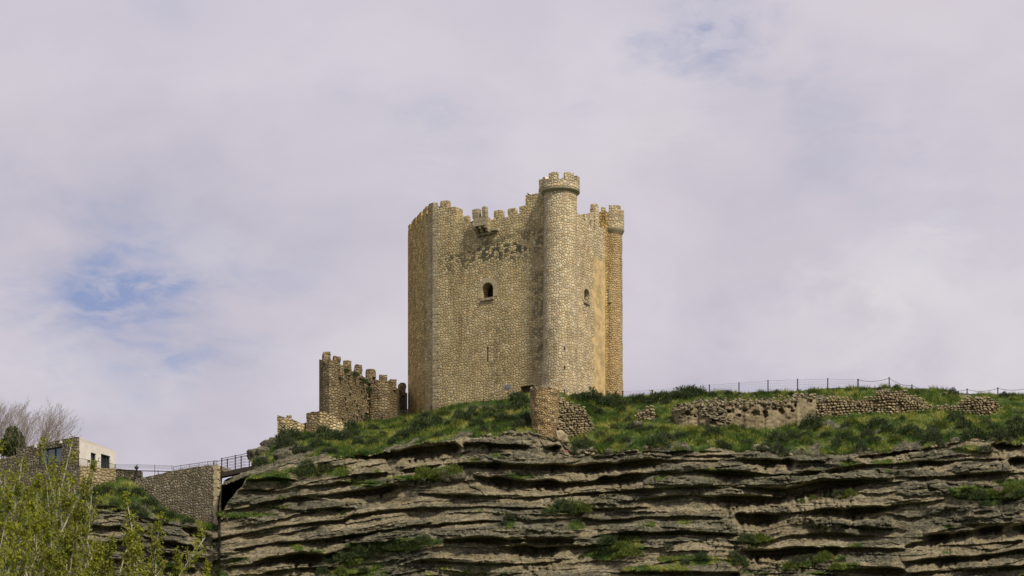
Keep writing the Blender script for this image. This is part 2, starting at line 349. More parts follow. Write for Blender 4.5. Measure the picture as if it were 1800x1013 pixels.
GREEN = [(770,833,42,10),(1000,895,42,9),(895,915,10,14),(1090,962,45,22),(1330,950,36,8),(600,985,50,10),(690,962,65,10),(745,953,40,7),(600,1006,60,9),(470,838,45,9),(560,828,60,12),(1465,868,32,9),
         (1720,868,62,14),(1790,860,45,20),(1740,885,20,7),(1440,980,60,9),(1480,996,32,8),(1395,990,40,8),(1210,985,60,10),(1300,985,30,10),(1140,1000,50,8),(190,875,110,24),(430,905,55,6),(640,850,50,6),
         (620,960,20,5),(350,925,30,6),(1700,790,30,8),(1560,812,40,5),(500,795,26,14),(60,905,120,30),(720,840,40,6),(1175,1000,40,6),(1060,975,40,10)]
px_s, nrow = 1.25, 300
PXC = np.concatenate([np.arange(-600, -60, 6.0), np.arange(-60, 1860, px_s), np.arange(1860, 2400, 6.0)])
BOT = 1050.0
PX, TT = np.meshgrid(PXC, np.linspace(0, 1, nrow)); L = lipf(PX)
PY = BOT+(L-BOT)*TT
SG = np.interp(PX, [-300, 375, 560, 740, 1000, 1200, 1450, 1600, 1800, 2200], [-30, 57, 28, 0, 4, -8, -8, -6, -22, -50])
LW = PX < 374; SG = np.where(LW, np.interp(PX, [-300, 200, 374], [0, -5, 20]), SG)
S = PY-SG
Dc = lipD(PX)-(PY-L)/(1013-790)*4.5
st1 = np.floor(PX/17+.8*vnoise(PX/25, S/25, 0, 15)); st2 = np.floor(PX/6.5+.9*vnoise(PX/9, S/9, 0, 16)); sb = np.floor(S/13)
wobs = (_h(st1, sb, sb*0, 17)-.5)*.30+(_h(st2, sb, sb*0, 18)-.5)*.28
wobc = (_h(st1, sb, sb*0, 17)-.5)*1.0+1.1*vnoise(PX/23, S/40, 0, 11)+.4*vnoise(PX/7, S/14, 0, 12)
REC = np.zeros_like(PX); BUL = np.zeros_like(PX)
for ci, cv in enumerate(CREV):
    a = np.array(cv, float); m = (PX > a[0, 0]-6) & (PX < a[-1, 0]+6)
    c = np.interp(PX, a[:, 0], a[:, 1])+wobc; th = np.interp(PX, a[:, 0], a[:, 2])
    th = th*(1.12+0.35*vnoise(PX/19, 5.5, ci, 21))
    end = sstep(PX, a[0, 0]-6, a[0, 0]+5)*(1-sstep(PX, a[-1, 0]-5, a[-1, 0]+6)); th = np.maximum(th*end, .01)
    t = (PY-(c-th/2))/th; t = np.where(t > .3, .3+(t-.3)*(1+wobs+.35*vnoise(PX/5, S/9, ci, 22)), t)
    d = end*np.minimum(0.048*th**1.5, 3.0)
    pr = np.where(t < .22, sstep(t, -.28, .22), np.where(t < .50, 1.0, 1-(.70*sstep(t, .50, 1.2)+.30*sstep(t, .9, 3.0))))
    REC = np.where(m, np.maximum(REC, d*pr), REC)
    up = (c-th/2)-PY
    b = np.where((up > -.5) & (up < 20), (1-np.clip(up, 0, 20)/20)**1.3, 0)*end*np.minimum(.2+.05*th, .9)
    BUL = np.where(m, np.maximum(BUL, b), BUL)
# procedural thinner beds
lam = np.zeros_like(PX)
for k, (fr, am, lo, sc) in enumerate([(9.0, .40, .36, 110), (4.0, .20, .42, 60), (2.2, .10, .30, 30)]):
    n = vnoise(PX/sc, (S+1.2*vnoise(PX/30, S/30, 0, 60+k))/fr, 0, 30+k)
    lam += am*sstep(n, lo-.12, lo+.10)*(0.05+0.95*sstep(vnoise(PX/90, S/22, 0, 50+k), -.05, .5))
X0 = (PX-CX)/FPX*Dc; Z0 = CZ+(HOR-PY)/FPX*Dc
rough = fbm(X0/1.6, Z0/0.9, Dc/2, 5, 70, .6)
blk = vnoise(X0/1.3+.8*vnoise(Z0, X0/3, 0, 81), Z0/0.35, 0, 80)
bi = np.floor(S/8.5+.9*vnoise(PX/60, S/30, 0, 82)+.25*vnoise(PX/6, S/5, 0, 83)); bx = np.floor(X0/1.9+.35*vnoise(Z0/.5, X0/.8, 0, 84)+_h(bi, bi*0, bi*0, 3)*7)
bi2 = np.floor(S/4.2+.6*vnoise(PX/40, S/20, 0, 85)+.3*vnoise(PX/5, S/4, 0, 88)); bx2 = np.floor(X0/.75+.4*vnoise(Z0/.3, X0/.5, 0, 86)+_h(bi2, bi2*0, bi2*0, 4)*7)
cell = (_h(bi, bx, bi*0, 87)-.5)*.75+(_h(bi2, bx2, bi*0, 89)-.5)*.42
lb = S/10.5+.9*vnoise(PX/70, S/40, 0, 180)+.12*vnoise(PX/5, S/5, 0, 181); lbi = np.floor(lb)
ledge = (vnoise(PX/75, lbi*3.7, 0, 182)+.5*vnoise(PX/22, lbi*5.1, 0, 183))*.34
lfr = lb-lbi; ledge = ledge-.22*sstep(lfr, .65, 1.0)*(vnoise(PX/50, lbi*2.3, 0, 184) > 0)
grit = fbm(X0/.35, Z0/.28, Dc, 3, 98, .7)
crk = np.abs(vnoise(X0/2.2+.4*vnoise(Z0/.8, X0, 0, 91), Z0/2.4, 0, 90)); crack = (1-sstep(crk, .0, .045))*.35*(vnoise(X0/5, Z0/3, 0, 92) > .1)
wild = sstep(vnoise(PX/90, S/28, 0, 97), .0, .5); BOSS = np.zeros_like(PX)
for (bx_, by_, brx, bry) in [(1500, 925, 70, 19), (1190, 929, 115, 14), (1645, 858, 75, 14), (1690, 905, 60, 18), (935, 934, 85, 13), (450, 878, 60, 9), (1250, 846, 150, 8), (1225, 821, 115, 8), (1560, 833, 90, 8), (880, 778, 60, 9), (1420, 842, 90, 8), (640, 945, 110, 10), (1730, 822, 60, 10), (560, 890, 70, 10), (820, 935, 60, 9), (1330, 895, 60, 8), (1745, 912, 60, 10), (700, 848, 60, 9)]:
    q = ((PX-bx_+6*vnoise(PX/14, PY/9, 0, 301))/brx)**4+((PY-by_+2.5*vnoise(PX/12, PY/8, 0, 302))/bry)**4; BOSS = np.maximum(BOSS, 1-sstep(q, .35, 1.3))
wild = np.maximum(wild, BOSS)      # rougher weathered stretches between smooth hollowed ones
fade = sstep(PY, L, L+6)
Dcl = Dc+REC+lam*fade*.5-BUL+(rough*.34*(.35+1.0*wild)+blk*.15*wild+crack+cell*(.07+.50*wild)+grit*.06+ledge*(1-.6*BOSS)-.62*BOSS*np.clip(1-REC, 0, 1)+.9*vnoise(X0/8, Z0/3.5, 0, 303)*fade)*np.clip(1-.55*np.minimum(REC, 1), .25, 1)+(0.7*vnoise(X0/4, Z0/1.5, 0, 95)+.18*vnoise(X0/1.7, Z0/.7, 0, 96))*fade*np.clip(1-.5*REC, .2, 1)
diag = 446-(PY-826)*.74+3*vnoise(PY/9, 0, 0, 77)      # the ravine under the footbridge: its right bank runs down to the left
Dcl += 14*sstep(diag-PX, 0, 7)*sstep(PX, 372, 380)*(PY < 935)
Dcl += .9*(1-sstep(PY, L-1, L+7))*0.9      # rim rounds back
grn = np.zeros_like(PX)
gn = fbm(PX/26, PY/9, 0, 4, 110, .6)
for (cx, cy, rx, ry) in GREEN:
    q = ((PX-cx)/rx)**2+((PY-cy)/ry)**2; grn = np.maximum(grn, np.clip(1.25-q+gn*.9, 0, 1))
    Dcl -= np.exp(-q*1.2)*0.25
grn = np.where(REC > .45, 0, grn)
lowg = sstep(gn+vnoise(PX/60, PY/12, 0, 115)*.8, .68, .9)*.7*(REC < .2); grn = np.maximum(grn, lowg)
# slope rows
ns = 120
PX2, T2 = np.meshgrid(PXC, np.linspace(0, 1, ns+1)[1:]); L2, C2 = lipf(PX2), crf(PX2)
PY2 = L2+(C2-L2)*T2; D2 = lipD(PX2)*(1-T2)+cdf(PX2)*T2
z2 = CZ+(HOR-PY2)/FPX*D2; x2 = (PX2-CX)/FPX*D2
bump = (0.42*fbm(x2/2.4, D2/2.0, 0, 4, 120, .6)+.18*np.abs(vnoise(x2/.7, D2/.6, 0, 125)))*sstep(T2, 0, .12)*(1-sstep(T2, .9, 1)*.75)
led = np.floor(4*T2/.25+1.2*vnoise(x2/3, D2/3, 0, 126))*.25/4; z2 = z2+bump+(led-T2)*3.0*(1-sstep(T2, .12, .3))*sstep(T2, 0, .04)*.6; D2 = D2+.81*(1-sstep(T2, 0, .06))
# plateau + back + talus rows
cz = z2[-1]; cD = D2[-1]; kx = (PXC-CX)/FPX
rows_b = []
for e, dz in [(1.5, .1), (4, .1), (10, .05), (20, -.1), (32, -1.5), (50, -9), (80, -24), (120, -46)]:
    dzz = dz if e > 6 else dz*1
    D = cD+e; narrow = PXC < 452
    z = cz+np.where(narrow, -0.02*e+min(dzz, 0), dzz+0.3*vnoise(kx*D/5, D/5, 0, 130)*(e > 5))
    rows_b.append(np.stack([kx*D, D, np.maximum(z, -1.5)], -1))
rows_f = []
zb = CZ+(HOR-BOT)/FPX*Dcl[0]
for k in range(40, 0, -1):
    t = (k/40); e = t*60; D = Dcl[0]-e
    z = zb*(1-t)**1.3-1.2*t+0.8*fbm(kx*D/6, D/6, 0, 3, 140)*min(1, 6*t)*(1-t)
    rows_f.append(np.stack([kx*D, D, z], -1))
Vf = np.array(rows_f); Vc = np.stack([(PX-CX)/FPX*Dcl, Dcl, CZ+(HOR-PY)/FPX*Dcl], -1)
Vs = np.stack([x2, D2, z2], -1); Vb = np.array(rows_b)
VV = np.concatenate([Vf, Vc, Vs, Vb]); NR, NC = VV.shape[:2]
slope_g = 0.75+0.35*fbm(x2/3.0, D2/2.5, 0, 4, 150, .6)
slope_g *= sstep(T2+.16*vnoise(x2/2.2, D2/2, 0, 152)+.07*vnoise(x2/.7, D2/.7, 0, 153), .0, .11)
slope_g -= .75*sstep(fbm(x2/2.2, D2/1.4, 0, 4, 156, .6), .28, .45)
# bare rock and rubble on the slope near the rim and on the broken left shoulder
lsh = (1-sstep(PX2, 500, 600))*sstep(PX2, 385, 400)*np.maximum(1-sstep(T2, .35, .75), 1-sstep(PX2, 462, 482)); slope_g -= lsh*.85*(vnoise(x2/1.2, D2/1.0, 0, 155) > -.35)
slope_g = np.where((PX2 > 376) & (PX2 < 446), slope_g*.1, slope_g)
GA = np.concatenate([np.full((40, NC), .8), grn, np.clip(slope_g, 0, 1), np.full((len(rows_b), NC), .9)])
dr = sstep(REC, .1, .6)
RA = np.concatenate([np.zeros((40, NC)), np.clip(dr+.5*(1-wild)-.5*BOSS, 0, 1), np.zeros_like(T2), np.zeros((len(rows_b), NC))])
idx = np.arange(NR*NC).reshape(NR, NC)
FF = np.stack([idx[:-1, :-1], idx[:-1, 1:], idx[1:, 1:], idx[1:, :-1]], -1).reshape(-1, 4)

def rock_material():
    m, g = new_mat('limestone')
    pos = g.n('ShaderNodeNewGeometry').outputs['Position']; geo = g.n('ShaderNodeNewGeometry')
    at = g.n('ShaderNodeAttribute', attribute_name='green').outputs['Fac']; rs = g.n('ShaderNodeAttribute', attribute_name='fresh').outputs['Fac']
    bed = g.mapping(pos, (.35, .35, 2.2), rot=(0, R(2.5), 0))
    b1 = g.noise(bed, 1.0, 8, .64, .3).outputs[0]; b3 = g.noise(g.mapping(pos, (.07, .07, 1.0), (4, 1, 2), rot=(0, R(1.5), 0)), 1.0, 4, .6, .2).outputs[0]; b2 = g.noise(pos, .5, 6, .65, .3).outputs[0]; f = g.noise(g.mapping(pos, (1, 1, 1.5)), 4.5, 7, .7, .2).outputs[0]
    f2 = g.noise(pos, 13, 4, .7).outputs[0]
    streak = g.noise(g.mapping(pos, (1.6, 1.6, .22)), 1.3, 6, .68).outputs[0]
    tan = g.ramp(b1, [(.22, (.165, .132, .08)), (.42, (.24, .20, .128)), (.58, (.32, .275, .185)), (.72, (.43, .38, .27))])
    grey = g.ramp(b1, [(.3, (.07, .068, .048)), (.5, (.135, .125, .088)), (.7, (.25, .23, .165))])
    k = g.m('ADD', g.m('ADD', g.m('MULTIPLY', b2, .4), g.m('MULTIPLY', b3, .52)), g.m('ADD', g.m('MULTIPLY', rs, .22), g.m('MULTIPLY', streak, .22)))
    c = g.mix(g.ss(k, .60, .70), grey, tan)
    c = g.mix(g.ss(f, .55, .40, 0, .8), c, g.mix(1.0, c, (.38, .39, .34), 'MULTIPLY'))
    c = g.mix(g.ss(f, .57, .68, 0, .55), c, (.46, .41, .30))
    c = g.mix(g.ss(f2, .6, .4, 0, .45), c, g.mix(1.0, c, (.55, .55, .5), 'MULTIPLY'))
    lich = g.noise(g.mapping(pos, (1, 1, 1.8)), 1.7, 6, .72).outputs[0]
    c = g.mix(g.m('MULTIPLY', g.ss(lich, .50, .60, 0, .85), g.m('SUBTRACT', 1.0, g.m('MULTIPLY', rs, .6))), c, (.045, .047, .035))
    c = g.mix(g.ss(streak, .54, .70, 0, .6), c, g.mix(1.0, c, (.45, .47, .44), 'MULTIPLY')); c = g.mix(g.ss(streak, .44, .34, 0, .45), c, (.36, .31, .21))
    # turf
    t1 = g.noise(pos, .45, 5, .6).outputs[0]; t2 = g.noise(pos, 3.0, 5, .7).outputs[0]
    turf = g.ramp(g.m('ADD', g.m('MULTIPLY', t1, .7), g.m('MULTIPLY', t2, .3)), [(.36, (.026, .046, .014)), (.5, (.055, .088, .022)), (.60, (.13, .15, .04)), (.72, (.23, .21, .08))])
    soil = g.mix(g.ss(t2, .4, .6), (.13, .10, .06), turf)
    gm = g.ss(g.m('ADD', at, g.m('MULTIPLY', g.m('SUBTRACT', f, .5), 1.1)), .36, .5)
    c = g.mix(gm, c, g.mix(g.ss(t2, .62, .70, 0, .5), turf, soil))
    h = g.m('ADD', g.m('MULTIPLY', f, 1.0), g.m('ADD', g.m('MULTIPLY', b1, 1.2), g.m('MULTIPLY', f2, .35)))
    return finish(m, g, c, .95, h, .9, .16, spec=.12)
MROCK = rock_material()
cliff = np_mesh('cliff_hillside', VV.reshape(-1, 3), FF, MROCK, True, {'green': GA, 'fresh': RA})
tag(cliff, 'layered limestone cliff with a grassy slope above it', 'cliff', kind='structure')
gm_, gg = new_mat('valley_meadow'); gp = gg.n('ShaderNodeNewGeometry').outputs['Position']
gc = gg.ramp(gg.noise(gp, .05, 8, .65).outputs[0], [(.35, (.04, .06, .02)), (.55, (.07, .09, .03)), (.7, (.14, .13, .06))])
finish(gm_, gg, gc, .95, gg.noise(gp, 2, 5).outputs[0], .5, .2)
mb = MB(); Q = 6000
mb.add([(-Q, -Q, 0), (Q, -Q, 0), (Q, Q, 0), (-Q, Q, 0)], [(0, 1, 2, 3)])
tag(mb.build('ground', gm_), 'flat green valley floor below the cliff', 'ground', kind='structure')

def ground_at(px, t):
    """point of the slope at column px, fraction t from rim (0) to crest (1), read back from the mesh"""
    j = int(np.argmin(np.abs(PXC-px))); i = min(ns-1, max(0, int(round(t*ns))-1)); return Vector(Vs[i, j])
def ground_px(px, py):
    l, c = float(lipf(px)), float(crf(px)); return ground_at(px, (l-py)/max(l-c, 1))

# ------------------------------------------------------------------ castle keep
def ragged(pts, amp=.05, step=.5, base=None):
    """roughen the top outline of a wall: subdivide edges and jitter"""
    out = []
    for i, p in enumerate(pts):
        q = pts[(i+1) % len(pts)]; out.append(p)
        L_ = math.hypot(q[0]-p[0], q[1]-p[1]); n = int(L_/step)
        if (base is not None and min(p[1], q[1]) < base+.2): continue
        for k in range(1, n):
            t = k/n; out.append((p[0]+(q[0]-p[0])*t+rnd.uniform(-amp, amp), p[1]+(q[1]-p[1])*t+rnd.uniform(-amp, amp)))
    return out
def stone_box(mb, c, size, ax, jit=.05, sub=3):
    """weathered block: box surface in small faces, jittered"""
    ex = ax.normalized(); ey = Vector((-ex.y, ex.x, 0)); c = Vector(c)
    sd_ = rnd.randint(0, 999); pts = {}; fs = []; vs = []
    nx, ny, nz = [max(2, int(s_/.28)) for s_ in size]
    def vid(i, j, k):
        if (i, j, k) in pts: return pts[(i, j, k)]
        a, b, h = i/nx-.5, j/ny-.5, k/nz-.5
        crn = (abs(a) == .5)+(abs(b) == .5)+(abs(h) == .5)
        s_ = 1-(.03 if crn >= 2 else 0)-(.03 if crn == 3 else 0)
        p = c+ex*a*size[0]*s_+ey*b*size[1]*s_+Vector((0, 0, h*size[2]*s_))
        r = Vector([rnd.uniform(-jit, jit) for _ in range(3)])
        if h == -.5: r.z = 0
        vs.append(p+r); pts[(i, j, k)] = len(vs)-1; return len(vs)-1
    for i in range(nx):
        for k in range(nz):
            fs += [(vid(i, 0, k), vid(i+1, 0, k), vid(i+1, 0, k+1), vid(i, 0, k+1)), (vid(i+1, ny, k), vid(i, ny, k), vid(i, ny, k+1), vid(i+1, ny, k+1))]
    for j in range(ny):
        for k in range(nz):
            fs += [(vid(nx, j, k), vid(nx, j+1, k), vid(nx, j+1, k+1), vid(nx, j, k+1)), (vid(0, j+1, k), vid(0, j, k), vid(0, j, k+1), vid(0, j+1, k+1))]
    for i in range(nx):
        for j in range(ny):
            fs += [(vid(i, j, nz), vid(i+1, j, nz), vid(i+1, j+1, nz), vid(i, j+1, nz)), (vid(i, j+1, 0), vid(i+1, j+1, 0), vid(i+1, j, 0), vid(i, j, 0))]
    mb.add(vs, fs)
def block(name, c, size, ax, mat, parent, jit=.04):
    m = MB(); stone_box(m, c, size, ax, jit); return m.build(name, mat, parent)

A_F, A_R, A_L = -58.8, 31.2, -16.0
CT = W(985, 690, 226.0); CT.z = 43.0; BZ = 43.0           # centre of the round corner tower, foundation level
dF, dR, dL = dirv(A_F), dirv(A_R), dirv(A_L); nF = Vector((-dF.y, dF.x, 0)); nF = nF if nF.y < 0 else -nF
nR = Vector((dR.y, -dR.x, 0)); nR = nR if nR.x > 0 else -nR
nL = Vector((-dL.y, dL.x, 0)); nL = nL if nL.x < 0 else -nL
uF = lambda px: ray_line(px, CT, dF)
def F(px, py): u = uF(px); return (u, zat(py, (CT+dF*u).y))
uR = lambda px: ray_line(px, CT, dR)
def Rr(px, py): u = uR(px); return (u, zat(py, (CT+dR*u).y))
P2 = CT+dF*uF(761)
dC = dirv(-33); uC = ray_line(747, P2, dC); P1 = P2+dC*uC; nC = Vector((-dC.y, dC.x, 0)); nC = nC if nC.x < 0 else -nC
uL0 = ray_line(717, P1, dL); P0 = P1+dL*uL0
def Lw(px, py): u = ray_line(px, P1, dL); return (u, zat(py, (P1+dL*u).y))
def Cw(px, py): u = ray_line(px, P2, dC); return (u, zat(py, (P2+dC*u).y))
uRend = uR(1074); PR = CT+dR*uRend
keep = empty('castle_keep', (CT.x, CT.y, BZ), 'tall pale stone castle keep with battlements and round corner towers on the hilltop', 'castle keep')
u2 = uF(761)
MF = masonry('front_masonry', PALE, (0.19, 0.15, 0.08), .325, 1.2, .115, .04, var=.30, warm_amt=.55,
   stain=[(F(925, 0)[0], F(775, 0)[0], zat(462, 229), zat(428, 229), .75), (F(955, 0)[0], F(835, 0)[0], zat(452, 229), zat(410, 229), .65), (F(885, 0)[0], F(862, 0)[0], zat(720, 229), zat(560, 229), .45), (F(960, 0)[0], F(940, 0)[0], zat(640, 227), zat(480, 227), .55)])
MR = masonry('right_masonry', [(a*1.20, b*1.22, c*1.42) for a, b, c in PALE], (0.21, 0.16, 0.09), .34, 1.22, .11, .05, var=.34, warm_amt=.4, plaster=(uR(1042), zat(446, 231), (0.54, 0.395, 0.20)), dark_amt=.2)  # front stone colours lightened to add sunlit brightness to this side
MT = masonry('round_tower_masonry', [(a*1.17, b*1.20, c*1.42) for a, b, c in PALE], (0.20, 0.155, 0.085), .33, 1.15, .11, .045, var=.34, warm_amt=.35, dark_amt=.25)  # also lighter than the front stone, sunlit brightness put into the colour
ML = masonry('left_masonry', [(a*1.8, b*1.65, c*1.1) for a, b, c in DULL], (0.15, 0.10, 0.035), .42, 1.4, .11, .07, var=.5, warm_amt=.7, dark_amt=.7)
MO = masonry('ochre_masonry', [(a*1.08, b*1.12, c*1.2) for a, b, c in OCHRE], (0.38, 0.26, 0.115), .27, 1.2, .20, .09, var=.4, warm=(.42, .25, .09), warm_amt=.6, dark_amt=.8)
MA = masonry('ashlar', [(.42, .36, .25), (.46, .40, .28), (.38, .32, .22)], (0.2, .16, .1), .55, 1.3, .05, .03, var=.2, warm_amt=.3, rand=.35)
MTRIM = plain('dressed_limestone', (.40, .335, .215), .9, var=.2, scale=2.5, bump=.4)
MRING = plain('weathered_ring_stone', (.30, .265, .18), .95, var=.4, scale=1.5, bump=.5)
MSHADE = plain('opening_shade', (.015, .010, .008), .8, var=.3)  # near-black colour standing for shade inside the windows and front slit
# front wall with its stepped skyline
outF = [F(761, 368), F(772, 367), F(772, 365), F(801.5, 363.5), F(802, 393), F(808, 394), F(823, 393), F(830, 392), F(840, 391), F(866, 386), F(882, 383), F(892, 382), F(905, 379), F(912.5, 377), F(913, 363), F(923.5, 361.5), F(924, 343), F(946.5, 339.5), F(947, 316), F(960, 314), (0, zat(316, 226)), (0, BZ), (u2, BZ)]
def arch_hole(fn, x0, x1, ytop, ybot, n=9):
    a, b = fn(x0, ybot), fn(x1, ybot); uc, hw = (a[0]+b[0])/2, abs(a[0]-b[0])/2; zt = fn((x0+x1)/2, ytop)[1]; zb_ = fn((x0+x1)/2, ybot)[1]
    pts = [(uc-hw, zb_), (uc+hw, zb_)]
    for k in range(n+1): t = math.pi*k/n; pts.append((uc+hw*math.cos(t), zt-hw+hw*math.sin(t)))
    return pts, uc, hw, zt, zb_
holeF, wuc, whw, wzt, wzb = arch_hole(F, 847.5, 867, 497, 523)
def rect_hole(fn, x0, x1, y0, y1): a, b = fn(x0, y1), fn(x1, y0); u0, u1 = sorted((a[0], b[0])); return [(u0, fn((x0+x1)/2, y1)[1]), (u1, fn((x0+x1)/2, y1)[1]), (u1, fn((x0+x1)/2, y0)[1]), (u0, fn((x0+x1)/2, y0)[1])]
slitF = rect_hole(F, 855.0, 859.2, 610, 637); doorF = rect_hole(F, 915, 938, 678, 700)
m = MB(); m.panel(ragged(outF, .05, .45, BZ), [holeF, slitF, doorF], CT, dF, nF, 1.3); m.build('front_wall', MF, keep)
holeR, ruc, rhw, rzt, rzb = arch_hole(Rr, 1026.3, 1035.5, 508, 530.5)
outR = [Rr(1000, 366), Rr(1013, 371), Rr(1019, 381), Rr(1027, 391), Rr(1036, 396), Rr(1039, 398), Rr(1045.5, 404), Rr(1046, 374), Rr(1053, 372), Rr(1053.5, 400), Rr(1062, 400), Rr(1070, 402), (uRend, BZ), (uR(1000), BZ)]
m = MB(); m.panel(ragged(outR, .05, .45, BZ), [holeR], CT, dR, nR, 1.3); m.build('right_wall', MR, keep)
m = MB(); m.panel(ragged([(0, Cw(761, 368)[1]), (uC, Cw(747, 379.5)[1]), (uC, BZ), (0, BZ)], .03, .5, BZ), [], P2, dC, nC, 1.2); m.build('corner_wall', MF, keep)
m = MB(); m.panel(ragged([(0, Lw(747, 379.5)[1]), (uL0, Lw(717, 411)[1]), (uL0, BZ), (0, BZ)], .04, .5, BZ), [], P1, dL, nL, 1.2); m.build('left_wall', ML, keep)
# quoins at the left front corner
m = MB(); zq = BZ+.3; k = 0
ztop = zat(372, P2.y)
while zq < ztop-.4:
    h_ = rnd.uniform(.34, .44); wq = .75 if k % 2 else .5
    m.box(P2-dF*(wq/2-.02)+nF*(-.1)+Vector((0, 0, zq+h_/2)) - Vector((0, 0, P2.z)), (wq, .26, h_-.03), jit=.012, ax=dF); zq += h_; k += 1
m.build('corner_quoins', MA, keep)
# back walls close the block
zB = zat(411, P0.y); Qb = PR-nR*0+nF*0; back = Vector((PR.x, PR.y, BZ))
PB = P0+dirv(35)*4.0
dB = (back-PB); LB = dB.length; dB.normalize(); nB = Vector((-dB.y, dB.x, 0)); nB = nB if nB.y > 0 else -nB
m = MB(); d0 = dirv(35); n0 = Vector((-d0.y, d0.x, 0)); n0 = n0 if n0.x < 0 else -n0
m.panel([(0, zB), (4.0, zB), (4.0, BZ), (0, BZ)], [], Vector((P0.x, P0.y, BZ)), d0, n0, 1.2); m.build('side_wall', ML, keep)
m = MB(); m.panel([(0, zB), (LB, zB), (LB, BZ), (0, BZ)], [], Vector((PB.x, PB.y, BZ)), dB, nB, 1.2); m.build('back_wall', ML, keep)
ins = [CT-nF*.6-nR*.6, P2-nF*.8+dF*-.3, P1-nL*.6, P0-nL*.6, PB-dirv(-60)*.0, PR-nR*.6]
m = MB(); zr = zat(400, 230)-.8
m.add([(p.x, p.y, zr) for p in ins]+[(p.x, p.y, zr-.3) for p in ins], [tuple(range(6)), tuple(range(11, 5, -1))]+[(i, (i+1) % 6, 6+(i+1) % 6, 6+i) for i in range(6)])
m.build('roof_deck', MRING, keep)
# merlons
def merlon(P, d, n, u, z0, w, h, th=.6, mat=None, inset=.02):
    c = P+d*u-n*(th/2+inset); c.z = z0+h/2-.06; block('merlon', c, (w, th, h+.12), d, mat, keep, .035)
def merlons(fn, P, d, n, lst, mat):
    for (a, b, yt, yb) in lst:
        p, q = fn(a, yb), fn(b, yb); uc = (p[0]+q[0])/2; zt = fn((a+b)/2, yt)[1]; zb_ = fn((a+b)/2, yb)[1]
        merlon(P, d, n, uc, zb_, abs(p[0]-q[0])-.02, zt-zb_, mat=mat)
merlons(F, CT, dF, nF, [(773, 787, 352.5, 365), (809, 823, 379.5, 393), (832, 839, 377, 392), (867, 882, 369.5, 385), (892, 905, 366, 381)], MF)
merlons(Cw, P2, dC, nC, [(752.5, 761.5, 357, 369)], MA)
merlons(Lw, P1, dL, nL, [(742, 749.5, 366, 380), (732, 740, 376, 390), (722.5, 730, 386, 399), (717, 721, 395, 408)], ML)
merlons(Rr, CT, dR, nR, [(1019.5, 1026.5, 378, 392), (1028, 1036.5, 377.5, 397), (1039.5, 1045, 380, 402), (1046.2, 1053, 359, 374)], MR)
# window surrounds
def surround(name, P, d, n, uc, hw, zt, zb_, wd, parent, mat, proud=.05, nseg=11):
    m = MB(); zs = zt-hw; ring = []
    pts_i = [(uc-hw, zb_)]+[(uc-hw*math.cos(math.pi*k/nseg), zs+hw*math.sin(math.pi*k/nseg)) for k in range(nseg+1)]+[(uc+hw, zb_)]
    ro = hw+wd
    pts_o = [(uc-ro, zb_)]+[(uc-ro*math.cos(math.pi*k/nseg), zs+ro*math.sin(math.pi*k/nseg)) for k in range(nseg+1)]+[(uc+ro, zb_)]
    w3 = lambda q, o: P+d*q[0]+n*o+Vector((0, 0, q[1]-P.z))
    for k in range(len(pts_i)-1):
        c = .012; a, b, e, f_ = pts_i[k], pts_i[k+1], pts_o[k+1], pts_o[k]
        cx = sum(q[0] for q in (a, b, e, f_))/4; cz_ = sum(q[1] for q in (a, b, e, f_))/4
        q4 = [(q[0]+(cx-q[0])*.05, q[1]+(cz_-q[1])*.05) for q in (a, b, e, f_)]; pr = proud+rnd.uniform(-.01, .01)
        m.add([w3(q, pr) for q in q4]+[w3(q, -.12) for q in q4], [(0, 1, 2, 3), (7, 6, 5, 4), (0, 4, 5, 1), (1, 5, 6, 2), (2, 6, 7, 3), (3, 7, 4, 0)])
    o = m.build(name, mat, parent); return o
wf = surround('window', CT, dF, nF, wuc, whw, wzt, wzb, .52, keep, MTRIM)
block('sill', CT+dF*wuc+nF*.04+Vector((0, 0, wzb-.17-BZ)), (whw*2+.28, .24, .26), dF, MA, wf, .01)
m = MB(); c = CT+dF*wuc-nF*1.15; c.z = (wzt+wzb)/2; m.box(c, (whw*2+.6, .06, wzt-wzb+.6), ax=dF); m.build('window_dark_backing', MSHADE, wf)  # dark board behind the window stands for its unlit interior
wr = surround('window', CT, dR, nR, ruc, rhw, rzt, rzb, .38, keep, MTRIM, .04)
block('sill', CT+dR*ruc+nR*.05+Vector((0, 0, rzb-.15-BZ)), (rhw*2+.2, .2, .2), dR, MA, wr, .01)
m = MB(); c = CT+dR*ruc-nR*1.15; c.z = (rzt+rzb)/2; m.box(c, (rhw*2+.6, .06, rzt-rzb+.6), ax=dR); m.build('window_dark_backing', MSHADE, wr)  # same dark board, painted darkness of the right window's interior
m = MB(); us = (slitF[0][0]+slitF[1][0])/2; z0, z1 = slitF[0][1], slitF[2][1]
for s_ in (-1, 1):
    for k in range(5): c = CT+dF*(us+s_*.24)-nF*.108; c.z = z0+(z1-z0)*(k+.5)/5; m.box(c, (.30, .2, (z1-z0)/5-.015), jit=.006, ax=dF)
sl_ = m.build('arrow_slit', MA, keep); m = MB(); c = CT+dF*us-nF*.10; c.z = (z0+z1)/2; m.box(c, (.24, .05, z1-z0-.02), ax=dF); m.build('slit_shade', MSHADE, sl_)  # solid dark strip set in the slit to stand for its shade
ud = (doorF[0][0]+doorF[1][0])/2; m = MB()
for k in range(6): c = CT+dF*(ud-.55+k*.22)-nF*.35; c.z = (doorF[0][1]+doorF[2][1])/2; m.box(c, (.2, .06, doorF[2][1]-doorF[0][1]+.1), ax=dF)
m.build('door', plain('brown_door_planks', (.05, .028, .02), .8), keep)
up_, zp = F(893, 680); m = MB(); c = CT+dF*up_+nF*.03; c.z = zp; m.box(c, (.50, .05, .40), ax=dF); pq = m.build('plaque', plain('blue_grey_enamel', (.16, .19, .25), .5, var=.15), keep)
